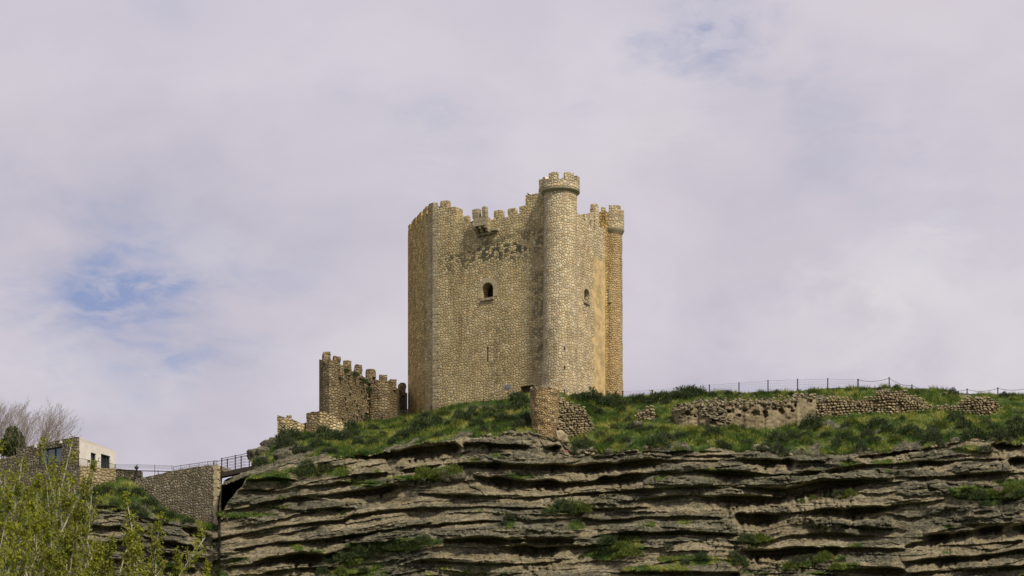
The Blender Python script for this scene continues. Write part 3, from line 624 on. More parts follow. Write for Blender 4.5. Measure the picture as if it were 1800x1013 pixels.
# box machicolation
bx0, bx1 = F(841, 400)[0], F(862, 400)[0]; bw = abs(bx1-bx0)+.1; bu = (bx0+bx1)/2; bz0, bz1 = F(852, 401)[1], F(852, 385)[1]; bd = .95
bart = MB(); c = CT+dF*bu+nF*(bd-.15); c.z = (bz0+bz1)/2; stone_box(bart, c, (bw, .3, bz1-bz0), dF, .02)
for s_ in (-1, 1): c = CT+dF*(bu+s_*(bw/2-.12))+nF*(bd/2-.15); c.z = (bz0+bz1)/2; stone_box(bart, c, (.24, bd-.3, bz1-bz0), dF, .02)
bo = bart.build('bartizan', MA, keep)
for (a, b, yt) in [(838.5, 850, 370.5), (855.5, 862.5, 368)]:
    p, q = F(a, 386)[0], F(b, 386)[0]; c = CT+dF*((p+q)/2)+nF*(bd-.25); zt = F(850, yt)[1]; c.z = (bz1+zt)/2-.04; block('merlon', c, (abs(p-q), .5, zt-bz1+.08), dF, MA, bo, .03)
for s_ in (-1, 0, 1):
    m = MB(); base = CT+dF*(bu+s_*(bw/2-.14)); prof = [(0, bz0+.02), (.9, bz0+.02), (.9, bz0-.22), (.62, bz0-.30), (.58, bz0-.50), (.32, bz0-.58), (.28, bz0-.82), (0, bz0-.9)]
    vs = [base+nF*(a-.02)+dF*sx_*.13+Vector((0, 0, z-BZ)) for sx_ in (-1, 1) for (a, z) in prof]; n_ = len(prof)
    m.add(vs, [tuple(range(n_)), tuple(range(2*n_-1, n_-1, -1))]+[(i, (i+1) % n_, n_+(i+1) % n_, n_+i) for i in range(n_)]); m.build('corbel', MA, bo)
u_, z_ = F(871, 405); block('bracket', CT+dF*u_+nF*.25+Vector((0, 0, z_-BZ)), (.8, .5, .25), dF, MRING, bo, .02)
u_, z_ = F(856, 412); block('bracket', CT+dF*u_+nF*.12+Vector((0, 0, z_-BZ)), (2.2, .3, .12), dF, MRING, bo, .02)

# round towers
def shaft(name, c, rads, mat, parent, n=64, nz=70, rough_=.035, a0=0, a1=2*math.pi, closed=True, topjag=None):
    """rads: [(z, r), ...]"""
    zz = np.linspace(rads[0][0], rads[-1][0], nz); rr = np.interp(zz, [q[0] for q in rads], [q[1] for q in rads])
    th = np.linspace(a0, a1, n+1); vs = []; 
    T, Zg = np.meshgrid(th, zz); Rg = rr[:, None]*np.ones_like(T)
    Rg = Rg+rough_*vnoise(np.cos(T)*rr[:, None]*2.6, np.sin(T)*rr[:, None]*2.6, Zg*2.8, 200)
    if topjag: Zg = np.minimum(Zg, topjag(T))
    for i in range(nz):
        for j in range(n+1): vs.append((c.x+Rg[i, j]*math.cos(T[i, j]), c.y+Rg[i, j]*math.sin(T[i, j]), Zg[i, j]))
    r0 = max(rr); W_ = n+1
    fs = [(i*W_+j, i*W_+j+1, (i+1)*W_+j+1, (i+1)*W_+j) for i in range(nz-1) for j in range(n)]
    uv = [[(th[j]*r0, zz[i]), (th[j+1]*r0, zz[i]), (th[j+1]*r0, zz[i+1]), (th[j]*r0, zz[i+1])] for i in range(nz-1) for j in range(n)]
    m = MB(); m.add(vs, fs, uv, True); m.add([vs[(nz-1)*W_+j] for j in range(n)], [tuple(range(n))])
    return m.build(name, mat, parent, normals=False)
def ring(name, c, prof, mat, parent, n=64):
    m = MB(); k = len(prof); vs = [(c.x+r*math.cos(2*math.pi*j/n), c.y+r*math.sin(2*math.pi*j/n), z) for j in range(n) for (r, z) in prof]
    fs = [(j*k+i, ((j+1) % n)*k+i, ((j+1) % n)*k+(i+1) % k, j*k+(i+1) % k) for j in range(n) for i in range(k)]
    uv = [[(2*math.pi*j/n*prof[0][0], prof[i][1]), (2*math.pi*(j+1)/n*prof[0][0], prof[i][1]), (2*math.pi*(j+1)/n*prof[0][0], prof[(i+1) % k][1]+.01), (2*math.pi*j/n*prof[0][0], prof[(i+1) % k][1]+.01)] for j in range(n) for i in range(k)]
    m.add(vs, fs, uv, False); return m.build(name, mat, parent)
def drum_merlon(c, r, a, w, z0, h, th, mat, parent, round_=False):
    """curved merlon: a, w in radians"""
    m = MB(); n = 5; vs = []
    rows = [0, .5, 1.0] if not round_ else [0, .5, .8, 1.0]
    for q, t in enumerate(rows):
        sh = 1.0 if not round_ or t < .7 else (.8 if t < .9 else .35)
        for i in range(n+1):
            aa = a+(i/n-.5)*w*sh
            for rr in (r, r-th):
                jz = rnd.uniform(-.03, .03) if t > 0 else 0
                vs.append((c.x+(rr+rnd.uniform(-.02, .02))*math.cos(aa), c.y+(rr+rnd.uniform(-.02, .02))*math.sin(aa), z0+h*t+jz))
    k = 2*(n+1); fs = []
    for q in range(len(rows)-1):
        for i in range(n):
            b = q*k+2*i; fs += [(b, b+2, b+2+k, b+k), (b+3, b+1, b+1+k, b+3+k)]
        b = q*k; fs += [(b+1, b, b+k, b+k+1), (b+2*n, b+2*n+1, b+2*n+1+k, b+2*n+k)]
    b = (len(rows)-1)*k; fs += [(b+2*i, b+2*i+2, b+2*i+3, b+2*i+1) for i in range(n)]
    uv = [[(math.atan2(vs[v][1]-c.y, vs[v][0]-c.x)*r if abs(sum(1 for _ in f)) else 0, vs[v][2]) for v in f] for f in fs]
    m.add(vs, fs, uv); return m.build('merlon', mat, parent)
def ang(px, c, r):      # near-side angle on circle at which column px is seen
    s_ = max(-1, min(1, ((px-CX)/FPX*c.y-c.x)/r)); return -math.acos(s_)
r1 = 1.66; zring = zat(341, 226)
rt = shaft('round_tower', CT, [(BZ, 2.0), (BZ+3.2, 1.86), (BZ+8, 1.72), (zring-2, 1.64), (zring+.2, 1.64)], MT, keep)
rd = 1.93; zsill = zat(314.5, 226-rd)
ring('string_course', CT, [(1.6, zring-.16), (1.74, zring-.08), (1.93, zring+.06), (1.955, zring+.16), (1.86, zring+.22), (1.6, zring+.22)], MRING, rt)
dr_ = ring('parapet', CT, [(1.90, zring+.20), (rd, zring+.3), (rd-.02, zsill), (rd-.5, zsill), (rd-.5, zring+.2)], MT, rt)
ring('deck', CT, [(.05, zring+.15), (1.5, zring+.15), (1.5, zring+.3), (.05, zring+.3)], MRING, rt, 24)
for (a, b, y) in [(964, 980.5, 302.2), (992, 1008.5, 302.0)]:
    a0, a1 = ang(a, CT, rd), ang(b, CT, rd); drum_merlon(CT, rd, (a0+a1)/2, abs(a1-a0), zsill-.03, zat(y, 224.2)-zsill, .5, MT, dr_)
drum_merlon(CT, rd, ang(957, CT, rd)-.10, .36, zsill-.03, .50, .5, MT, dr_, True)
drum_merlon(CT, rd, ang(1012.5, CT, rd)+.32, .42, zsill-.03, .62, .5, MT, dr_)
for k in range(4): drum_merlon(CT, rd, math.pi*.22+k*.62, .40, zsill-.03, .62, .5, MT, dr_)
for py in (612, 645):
    a = ang(992, CT, r1+.12); m = MB(); c = CT+Vector((math.cos(a), math.sin(a), 0))*(1.74 if py == 612 else 1.82); c.z = zat(py, 224.2); m.box(c, (.10, .14, .26), ax=Vector((-math.sin(a), math.cos(a), 0))); m.build('hole_shade_block', plain('hole_shadow_stone', (.03, .025, .02), .95), rt)  # solid dark blocks stand for the shade in two small holes
# right rear turret
r2 = 1.02; kx_ = (1077-CX)/FPX; TC = CT+dR*uR(1077); TC.z = BZ; zr2 = zat(403, TC.y-1); zs2 = zat(374.5, TC.y-1)
t2 = shaft('corner_turret', TC, [(BZ, 1.12), (BZ+6, 1.05), (zr2, .98)], MO, keep, 48, 60, .05)
ring('string_course', TC, [(.95, zr2-.42), (1.0, zr2-.35), (1.15, zr2-.08), (1.205, zr2+.06), (1.205, zr2+.14), (1.0, zr2+.2)], MRING, t2)
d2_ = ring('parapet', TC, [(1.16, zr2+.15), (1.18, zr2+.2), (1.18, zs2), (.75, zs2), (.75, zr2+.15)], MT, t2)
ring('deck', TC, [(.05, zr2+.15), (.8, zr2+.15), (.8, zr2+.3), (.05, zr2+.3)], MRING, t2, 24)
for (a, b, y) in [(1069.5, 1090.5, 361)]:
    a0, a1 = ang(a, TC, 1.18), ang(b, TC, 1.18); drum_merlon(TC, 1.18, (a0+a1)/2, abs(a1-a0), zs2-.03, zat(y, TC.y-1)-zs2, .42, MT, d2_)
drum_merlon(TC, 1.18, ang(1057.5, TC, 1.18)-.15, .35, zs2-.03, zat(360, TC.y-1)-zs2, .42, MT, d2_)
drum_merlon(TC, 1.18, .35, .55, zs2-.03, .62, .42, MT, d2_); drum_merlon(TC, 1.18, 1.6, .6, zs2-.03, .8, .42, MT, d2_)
a = ang(1068, TC, 1.1); m = MB(); tx = Vector((-math.sin(a), math.cos(a), 0)); rdv = Vector((math.cos(a), math.sin(a), 0))
for k in range(5):
    for s_ in (-1, 1): c = TC+rdv*1.05+tx*s_*.20; c.z = zat(534, TC.y)+k*.27; m.box(c, (.3, .14, .25), jit=.015, ax=tx)
c = TC+rdv*1.05; c.z = zat(511, TC.y); m.box(c, (.5, .14, .25), jit=.01, ax=tx)
sl = m.build('arrow_slit', MTRIM, t2); m = MB(); c = TC+rdv*1.03; c.z = zat(524, TC.y); m.box(c, (.09, .12, 1.25), ax=tx); m.build('slit_shade', plain('slit_shade_dark', (.02, .017, .014), .95), sl)  # dark strip between the turret jambs, painted as the slit's inner shade

# ------------------------------------------------------------------ curtain wall, low walls
def ico(seed, sub=1, box=.68):
    bm = bmesh.new(); bmesh.ops.create_icosphere(bm, subdivisions=sub, radius=1.0); r_ = random.Random(seed)
    f_ = [Vector([r_.uniform(-1, 1) for _ in range(3)]).normalized() for _ in range(4)]
    for v in bm.verts:
        p = v.co.copy(); mx = max(abs(p.x), abs(p.y), abs(p.z)); q = p*(1-box)+p/mx*box*.85
        for d in f_:
            t = q.dot(d); 
            if t > .62: q -= d*(t-.62)*.7
        v.co = q*(1+r_.uniform(-.07, .07))
    V = [v.co.copy() for v in bm.verts]; Fc = [tuple(v.index for v in f.verts) for f in bm.faces]; bm.free(); return V, Fc
STN = [ico(k) for k in range(8)]
def stone(mb, c, s, rot):
    V, Fc = rnd.choice(STN); rm = Matrix.Rotation(rot, 3, 'Z') @ Matrix.Rotation(rnd.uniform(-.25, .25), 3, 'Y') @ Matrix.Rotation(rnd.uniform(-.2, .2), 3, 'X')
    mb.add([Vector(c)+rm @ Vector((v.x*s[0], v.y*s[1], v.z*s[2])) for v in V], Fc)
def stone_mat(name, cols, rough=.95):
    m, g = new_mat(name); pos = g.n('ShaderNodeNewGeometry').outputs['Position']; ri = g.n('ShaderNodeNewGeometry').outputs['Random Per Island']
    c = g.ramp(ri, [((i+.5)/len(cols), q) for i, q in enumerate(cols)])
    f = g.noise(pos, 5, 5, .7).outputs[0]; b = g.noise(pos, 1.2, 4, .6).outputs[0]
    c = g.mix(g.ss(f, .35, .65), g.mix(1.0, c, (.6, .6, .56), 'MULTIPLY'), c); c = g.mix(g.ss(b, .5, .7, 0, .6), c, g.mix(1.0, c, (.55, .57, .48), 'MULTIPLY'))
    return finish(m, g, c, rough, f, .7, .05)
MRUB = stone_mat('rubble_stones', [(.42, .34, .20), (.33, .27, .165), (.47, .39, .25), (.38, .31, .20), (.28, .235, .15), (.44, .37, .25)])
MRUB2 = stone_mat('weathered_rubble', [(.30, .25, .16), (.24, .20, .135), (.35, .30, .20), (.19, .17, .12)])
MCORE = plain('rubble_core', (.13, .105, .065), .95, var=.4, scale=4, bump=.6)
MCUR = masonry('curtain_masonry', [tuple(c*.80 for c in q) for q in DULL], (0.075, 0.058, 0.034), .36, 1.3, .12, .08, var=.6, warm_amt=.7, dark_amt=.9)
MLOW = masonry('low_wall_masonry', PALE, (0.09, 0.07, 0.045), .40, 1.4, .14, .09, var=.45, warm_amt=.5, dark_amt=.6)

def straight(px0, D0, ang_): 
    P = Vector(((px0-CX)/FPX*D0, D0, 38.0)); d = dirv(ang_); n = Vector((-d.y, d.x, 0)); n = n if n.y < 0 else -n
    def fn(px, py): u = ray_line(px, P, d); return (u, zat(py, (P+d*u).y))
    return P, d, n, fn
cw = empty('curtain_wall', W(575, 750, 228.5), 'ruined brown castle curtain wall with a row of eight merlons left of the keep', 'castle wall')
# segments of the wall: end face, facet, hollow, facet
nodes = [(561, 230.2), (579, 228.3), (603, 229.6), (622, 232.5), (655, 236.5), (668, 235.2), (700, 239.5), (716, 243.5)]
tops = {561: 632, 579: 634, 603: 643, 622: 655, 655: 668, 668: 668, 700: 684, 716: 692}
for i in range(len(nodes)-1):
    (pa, Da), (pb, Db) = nodes[i], nodes[i+1]; A = W(pa, 0, Da); B = W(pb, 0, Db); A.z = B.z = 40.0; d = (B-A); Lg = d.length; d.normalize(); n = Vector((-d.y, d.x, 0)); n = n if n.y < 0 else -n
    if i == 0: n = Vector((d.y, -d.x, 0)); n = n if n.x < 0 else -n
    m = MB(); za, zb2 = zat(tops[pa], Da), zat(tops[pb], Db)
    m.panel(ragged([(0, za), (Lg, zb2), (Lg, 40), (0, 40)], .07, .4, 40), [], A, d, n, 1.0+.02*i); m.build('wall_face', MCUR, cw)
for (a, b, yt, yb) in [(567, 581, 619, 638), (585, 598.5, 627, 648), (602.5, 617.5, 634.5, 658), (622, 636.5, 642.5, 664), (643, 660, 650, 673), (666, 681, 659.5, 678), (683.5, 697, 667.5, 684), (700.5, 713, 674.5, 694)]:
    pc = (a+b)/2; D = np.interp(pc, [561, 579, 603, 622, 655, 668, 700, 716], [229.2, 228.3, 229.6, 232.5, 236.5, 235.2, 239.5, 243])+.45
    zt, zb2 = zat(yt, D), zat(yb+3, D); c = W(pc, 0, D); c.z = (zt+zb2)/2
    block('merlon', c, ((b-a)/FPX*D*.93, .75, zt-zb2), dirv(90-14), MCUR, cw, .06)
m = MB()
for k in range(60):      # broken rubble in the hollow of the wall
    pc = rnd.uniform(600, 665); D = np.interp(pc, [603, 622, 655, 668], [229.6, 232.5, 236.5, 235.2])-.1; yy = rnd.uniform(660, 745); s_ = rnd.uniform(.12, .28)
    stone(m, W(pc, yy, D), (s_, s_*.7, s_*.7), rnd.uniform(0, 3))
m.build('broken_facing', MCUR, cw)

for q, (px_, py_, r_) in enumerate([(607, 655, 7), (622, 662, 9), (637, 674, 10), (646, 688, 8), (597, 668, 6), (641, 738, 8)]):
    CWP = globals().setdefault('CWP', []); CWP.append((px_, py_, r_))
lw = empty('low_wall', W(510, 760, 226.6), 'low pale stone wall stepping down at the left end of the hilltop', 'stone wall')
P, d, n, fn = straight(497, 226.6, 66); m = MB()
m.panel(ragged([fn(497, 733), fn(505, 734.5), fn(512, 736), fn(520, 740), fn(530, 745), fn(538, 743), fn(545, 747), fn(545, 790), fn(497, 790)], .05, .35, 30), [], P, d, n, .8); m.build('wall_face', MLOW, lw)
P2_, d_, n_, fn_ = straight(497, 226.6, -62); n_ = Vector((d_.y, -d_.x, 0)); n_ = n_ if n_.x < 0 else -n_; m = MB()
m.panel(ragged([fn_(497, 732.5), fn_(487.5, 730), fn_(487.5, 800), fn_(497, 800)], .04, .35, 30), [], P2_, d_, n_, .7); m.build('end_face', MLOW, lw)
for (pc, y) in [(506, 732.5), (511, 732.5)]: block('coping_stone', W(pc, y, 227.0), (.24, .3, .22), dirv(70), MLOW, lw, .02)
bw_ = empty('corner_bastion', W(562, 755, 226.8), 'square stone stub with a shaded left face below the curtain wall', 'stone wall')
P, d, n, fn = straight(562, 226.6, 55); m = MB()
m.panel(ragged([fn(562, 722.5), fn(575, 727), fn(590, 734), fn(600, 742), fn(612, 752), fn(612, 790), fn(562, 790)], .05, .35, 30), [], P, d, n, 1.2); m.build('wall_face', MLOW, bw_)
P2_, d_, n_, fn_ = straight(562, 226.6, -68); n_ = Vector((-d_.y, d_.x, 0)); n_ = n_ if n_.y < 0 else -n_; m = MB()
m.panel(ragged([fn_(562, 722.5), fn_(538.5, 726.5), fn_(538.5, 790), fn_(562, 790)], .05, .35, 30), [], P2_, d_, n_, 1.1); m.build('end_face', MCUR, bw_)

# ------------------------------------------------------------------ ruined round pillar and rubble walls
def tj(T): return zat(683, 215)+.35*vnoise(np.cos(T)*3, np.sin(T)*3, 0, 300)+.18*vnoise(np.cos(T)*9, np.sin(T)*9, 0, 301)-.55*np.cos(T+.9).clip(0, 1)*0
PD = float(slopeD(957, 760))+.3; pc_ = W(957.5, 760, PD)
pillar = empty('ruined_turret', (pc_.x, pc_.y, pc_.z), 'round ochre stone turret stump standing on the cliff edge below the keep', 'ruined turret')
m_pill = masonry('turret_masonry', OCHRE, (0.24, 0.16, 0.075), .27, 1.4, .14, .16, var=.45, warm=(.42, .26, .10), warm_amt=.7, dark_amt=.8)
PTz = zat(682, PD-1)
def tj(T): return PTz+.22*vnoise(np.cos(T)*3, np.sin(T)*3, 0, 300)+.14*vnoise(np.cos(T)*9, np.sin(T)*9, 0, 301)
shaft('shaft', pc_, [(pc_.z-1.2, 1.10), (pc_.z+.5, 1.20), (pc_.z+1.6, 1.38), (PTz+.3, 1.38)], m_pill, pillar, 72, 90, .11, topjag=tj)
m = MB()
for k in range(70):
    a_ = rnd.uniform(0, 6.28); r_ = 1.35*math.sqrt(rnd.random()); s_ = rnd.uniform(.1, .26); stone(m, (pc_.x+r_*math.cos(a_), pc_.y+r_*math.sin(a_), PTz+rnd.uniform(-.1, .12)), (s_, s_, s_*.6), a_)
for k in range(110):
    t = rnd.random(); s_ = rnd.uniform(.12, .28); py = 700+t*62; stone(m, W(978+rnd.uniform(0, 12)*(1-.3*t), py, PD-.1+rnd.uniform(0, .8)), (s_, s_, s_*.6), 0)
tag(m.build('broken_stones', MRUB, pillar), kind='stuff')
m = MB(); stone(m, W(984, 768, PD-.9), (.85, .6, .75), .3); stone(m, W(993, 775, PD-.9), (.5, .5, .35), .6)
tag(m.build('boulder', MRUB), 'pale broken boulder leaning against the foot of the round turret stump', 'boulder')

for (x_, y_, sx_, tx_) in [(449, 806, .9, 'tan boulder at the rock end of the footbridge railing'), (462, 797, .8, 'boulder just above the rock end of the footbridge'), (474, 787, .9, 'boulder on the rocky shoulder below the low pale wall'), (484, 778, .6, 'small boulder at the foot of the low pale wall'),
                        (458, 818, .8, 'boulder under the railing end on the rocky shoulder'), (500, 806, .9, 'brown boulder in the scrub right of the footbridge'), (523, 796, .8, 'rounded boulder on the slope left above the black overhang'), (782, 841, .9, 'pale boulder on the green middle ledge of the cliff, left of a pair'),
                        (803, 845, .9, 'pale boulder on the green middle ledge of the cliff, right of a pair'), (1758, 868, .7, 'pale boulder among bushes on the right ledge of the cliff'), (849, 787, .45, 'small pointed pale rock in the shadow under the top ledge'), (1120, 752, .55, 'pale rock in the grass below the rubble patch'), (1340, 790, .5, 'flat pale rock on the rim below the plastered wall')]:
    l_, c_ = float(lipf(x_)), float(crf(x_)); jj = int(np.argmin(np.abs(PXC-x_)))
    q_ = Vector(Vc[int(np.argmin(np.abs(PY[:, jj]-y_))), jj]) if y_ > l_ else ground_px(x_, y_)
    bb = MB(); V_, F_ = ico(int(x_), 3, .45); V_ = [v*(1+.16*float(vnoise(v.x*2.2+x_, v.y*2.2, v.z*2.2, 31))+.06*float(vnoise(v.x*6+x_, v.y*6, v.z*6, 32))) for v in V_]
    bb.add([q_+Vector((v.x*sx_*1.15, v.y*sx_*.8, v.z*sx_*.72+sx_*.2)) for v in V_], F_, None, True); ob_ = bb.build('boulder', MROCK); tag(ob_, tx_, 'boulder')

def rubble_wall(name, label, nodes, size=.40, core=True, mat=None, holes=(), cat='rubble wall', jitter=.12, tb=.3, extra=None):
    """nodes: (px, top_py, base_py); stones in rough courses along the foot of the wall"""
    a = np.array(nodes, float); top = lambda p: float(np.interp(p, a[:, 0], a[:, 1])); bot = lambda p: float(np.interp(p, a[:, 0], a[:, 2]))
    Dm = lambda p: float(np.interp(p, a[:, 0], [float(slopeD(q[0], q[2]))-.35 for q in nodes]))
    root = empty(name, W((a[0, 0]+a[-1, 0])/2, bot((a[0, 0]+a[-1, 0])/2), Dm((a[0, 0]+a[-1, 0])/2)), label, cat)
    sc = FPX/Dm(a[0, 0]); m = MB(); p = a[0, 0]
    rows = {}; ymax = a[:, 2].max()+4; ymin = a[:, 1].min(); y = ymax; r = 0
    while y > ymin:
        hpx = size*.62*sc*rnd.uniform(.8, 1.2); p = a[0, 0]+rnd.uniform(-6, 2)
        while p < a[-1, 0]:
            w = size*sc*rnd.uniform(.6, 1.45); pc = p+w/2; yy = y+1.6*math.sin(pc/17+r*.7)+rnd.uniform(-.6, .6)
            if a[0, 0] <= pc <= a[-1, 0] and top(pc)-rnd.uniform(-1, 3) < yy < bot(pc)+4 and not any(((pc-h[0])/h[2])**2+((yy-h[1])/h[3])**2 < 1 for h in holes):
                D = Dm(pc)+rnd.uniform(-jitter, jitter)*.6+(bot(pc)-yy)/sc*.10
                
                if rnd.random() < .04: p += w; continue
                stone(m, W(pc, yy, D), (w/sc*rnd.uniform(.48, .58), rnd.uniform(.2, .32), hpx/sc*rnd.uniform(.48, .66)), 0)
            p += w
        y -= hpx; r += 1
    m.build('stones', mat or MRUB, root)
    if core:
        c = MB(); pts = list(np.arange(a[0, 0]+2, a[-1, 0]-1, 6)); vs = []
        for q in pts:
            D = Dm(q)+.12; tp = min(top(q)+4, bot(q)-1)
            for dd, yy in ((0, bot(q)+6), (.4, tp), (1.2, tp), (1.3, bot(q)+6)): vs.append(W(q, yy, D+dd))
        k = len(pts); fs = [(4*i+j, 4*i+4+j, 4*i+5+j, 4*i+1+j) for i in range(k-1) for j in range(3)]+[(0, 1, 2, 3), (4*k-1, 4*k-2, 4*k-3, 4*k-4)]
        c.add(vs, fs); c.build('core', MCORE, root)
    return root
rubble_wall('rubble_wall', 'short broken rubble wall joined to the right of the round turret stump', [(988, 703, 762), (1000, 704, 765), (1018, 712, 764), (1030, 722, 762), (1040, 738, 757), (1047, 748, 754)], .34)
rubble_wall('rubble_heap', 'small pale rubble patch alone in the grass right of the turret stump', [(1117, 728, 737), (1124, 718, 740), (1138, 714, 742), (1150, 719, 738), (1153, 728, 734)], .36)
rubble_wall('dry_stone_wall', 'long dry stone rubble wall with a dark gap below the fence at right', [(1434, 704, 738), (1445, 699, 738), (1470, 700, 733), (1500, 702, 729), (1530, 698, 727), (1548, 688, 727), (1570, 684, 728), (1590, 686, 727), (1605, 694, 726), (1625, 706, 724), (1640, 716, 722)], .35, holes=[(1582, 719, 4, 13), (1537, 722, 6, 3)])
rubble_wall('ruined_wall', 'rounded broken rubble wall stub at the far right below the chain fence', [(1646, 716, 722), (1658, 713, 724), (1675, 712, 726), (1690, 704, 728), (1700, 698, 729), (1720, 696, 729), (1740, 699, 727), (1755, 708, 722), (1763, 716, 719)], .36)
# plastered wall
pw_nodes = [(1180, 733, 738), (1187, 722, 745), (1195, 717, 749), (1215, 714, 752), (1260, 711, 755), (1300, 709, 756), (1340, 708, 756), (1380, 706, 752), (1410, 700, 747), (1436, 698, 742)]
a = np.array(pw_nodes, float); pxs = np.arange(1181, 1436, 1.5); root = empty('plastered_ruin_wall', W(1300, 755, float(slopeD(1300, 755))), 'ruined wall with worn plaster, dark holes and rubble along its top right of the keep', 'ruined wall')
rowsn = 34; Tt, Pp = np.meshgrid(np.linspace(0, 1, rowsn), pxs, indexing='ij'); tp = np.interp(Pp, a[:, 0], a[:, 1])+1.5*vnoise(Pp/7, 0, 0, 400); bt = np.interp(Pp, a[:, 0], a[:, 2])+5
Yy = bt+(tp-bt)*Tt; Dw = slopeD(Pp, bt-5)-.3+(bt-Yy)*.004+.22*fbm(Pp/9, Yy/6, 0, 5, 401, .65)
hol = np.zeros_like(Pp)
for (hx, hy, rx, ry) in [(1209, 727, 5, 4), (1269, 730, 8, 5), (1281, 723, 5, 3), (1329, 727, 7, 5), (1345, 728, 5, 7), (1361, 719, 4, 3), (1373, 724, 6, 5), (1397, 714, 3, 3), (1393, 723, 4, 2), (1256, 742, 9, 5), (1240, 722, 4, 2), (1309, 722, 5, 2.5), (1425, 705, 3, 4), (1300, 731, 4, 3), (1223, 733, 3, 2)]:
    hol = np.maximum(hol, 1-sstep(((Pp-hx)/rx)**2+((Yy-hy)/ry)**2+.7*vnoise(Pp/2.5, Yy/2.5, 0, 402), .5, 1.15))
crumb = sstep(vnoise(Pp/10, Yy/5, 0, 403)+(.8*(1-sstep(np.abs(Pp-1262), 10, 34)) - .25)+(Tt-.75)*1.4, .1, .5); Dw = Dw+hol*.6+crumb*(.16+.22*vnoise(Pp/3, Yy/2.2, 0, 404))
V1 = np.stack([(Pp-CX)/FPX*Dw, Dw, CZ+(HOR-Yy)/FPX*Dw], -1); Vt = V1[-1].copy(); Vt[:, 1] += 1.1; Vd = Vt.copy(); Vd[:, 2] -= 3
VV2 = np.concatenate([V1, Vt[None], Vd[None]]); ii = np.arange(VV2.shape[0]*VV2.shape[1]).reshape(VV2.shape[:2]); F2 = np.stack([ii[:-1, :-1], ii[:-1, 1:], ii[1:, 1:], ii[1:, :-1]], -1).reshape(-1, 4)
mp, g2 = new_mat('worn_plaster'); gp2 = g2.n('ShaderNodeNewGeometry').outputs['Position']; cr = g2.n('ShaderNodeAttribute', attribute_name='crumb').outputs['Fac']
f1 = g2.noise(gp2, 1.1, 6, .65, .2).outputs[0]; f2 = g2.noise(gp2, 5, 5, .7).outputs[0]; f3 = g2.noise(g2.mapping(gp2, (1, 1, 1.6)), 2.3, 6, .7).outputs[0]
c = g2.ramp(f1, [(.34, (.13, .105, .06)), (.5, (.215, .175, .105)), (.64, (.30, .255, .165))]); c = g2.mix(g2.ss(f3, .5, .7, 0, .55), c, (.13, .11, .075)); c = g2.mix(g2.m('MULTIPLY', cr, g2.ss(f2, .35, .6)), c, (.15, .12, .075)); finish(mp, g2, c, .95, f2, .8, .08)
np_mesh('plaster_face', VV2.reshape(-1, 3), F2, mp, False, {'crumb': np.concatenate([crumb, crumb[-1:], crumb[-1:]])}, root)
m = MB()
for k in range(300):
    p = rnd.uniform(1182, 1436); t = float(np.interp(p, a[:, 0], a[:, 1])); yy = t-abs(rnd.gauss(0, 4.5))+rnd.uniform(-1, 3); s_ = rnd.uniform(.10, .27)
    if p < 1230: yy = t+rnd.uniform(-8, 3)
    D = float(slopeD(p, np.interp(p, a[:, 0], a[:, 2])))+(t-yy)*.09+rnd.uniform(-.15, .2); stone(m, W(p, yy, D), (s_, s_*.9, s_*.65), rnd.uniform(0, 3))
for k in range(70):
    p = rnd.gauss(1262, 14); yy = rnd.uniform(716, 746); s_ = rnd.uniform(.10, .22); D = float(slopeD(p, np.interp(p, a[:, 0], a[:, 2])))-.32; stone(m, W(p, yy, D), (s_*1.3, s_*.7, s_*.6), 0)
m.build('rubble_top', MRUB2, root)

# ------------------------------------------------------------------ fences along the crest
MIRON = plain('rusty_dark_iron', (.030, .022, .018), .7, metal=.3, var=.4)
MRUST = plain('rusty_iron', (.12, .05, .03), .8, var=.4)
MWIRE = plain('fence_wire', (.10, .09, .09), .6, var=.2)
def fence(label, posts, wire=None, chain=None, lean=0, mesh_last=None, cat='fence', pw=.05):
    """posts: (px, top_py, base_py)"""
    pos = []
    for (p, t, b) in posts:
        D = float(cdf(p))-.2; j = int(np.argmin(np.abs(PXC-p))); A = W(p, t, D); gz = float(Vs[-1, j, 2]); pos.append((A, min(gz-.2, zat(b, D))))
    root = empty('fence' if chain is None else 'chain_fence', (pos[0][0].x, pos[0][0].y, pos[0][1]), label, cat)
    for (A, z0) in pos:
        m = MB(); m.box((A.x, A.y, (A.z+z0)/2), (pw*1.7, pw*1.7, A.z-z0), rz=.3); m.box((A.x, A.y, A.z+.02), (pw*2.2, pw*2.2, .04), rz=.3); m.build('post', MIRON, root)
    for i in range(len(pos)-1):
        (A, za), (B, zb_) = pos[i], pos[i+1]; m = MB()
        if chain and i >= chain[0]:
            n = 14; ptsx = []
            for k in range(n+1):
                t = k/n; q = A.lerp(B, t); q.z -= .06+ .42*4*t*(1-t)*.55; ptsx.append(q)
            m.tube(ptsx, .024, 4); m.build('chain', MWIRE, root); continue
        h = min(A.z-za, B.z-zb_, 1.3)
        for fr in np.linspace(0.04, .92, 5):
            pts_ = []
            for k in range(7): t = k/6; q = A.lerp(B, t); q.z -= h*fr+.03*math.sin(k*2.1+i*3+fr*9); pts_.append(q)
            m.tube(pts_, .006 if fr > .1 else .010, 3, False)
        for k in range(1, 14):
            t = k/14; q = A.lerp(B, t); m.tube([q-Vector((0, 0, h*.05)), q-Vector((rnd.uniform(-.04, .04), 0, h*.5)), q-Vector((0, 0, h*.94))], .004, 3, False)
        m.build('wire_mesh', MWIRE, root)
    return root
fence('wire mesh fence on dark posts running along the grassy crest right of the keep', [(1095, 688, 703), (1146, 686, 698), (1197, 681, 692), (1247, 677, 690), (1299, 673, 689), (1350, 669, 687), (1402, 667, 686), (1455, 666, 682), (1508, 667, 684)])
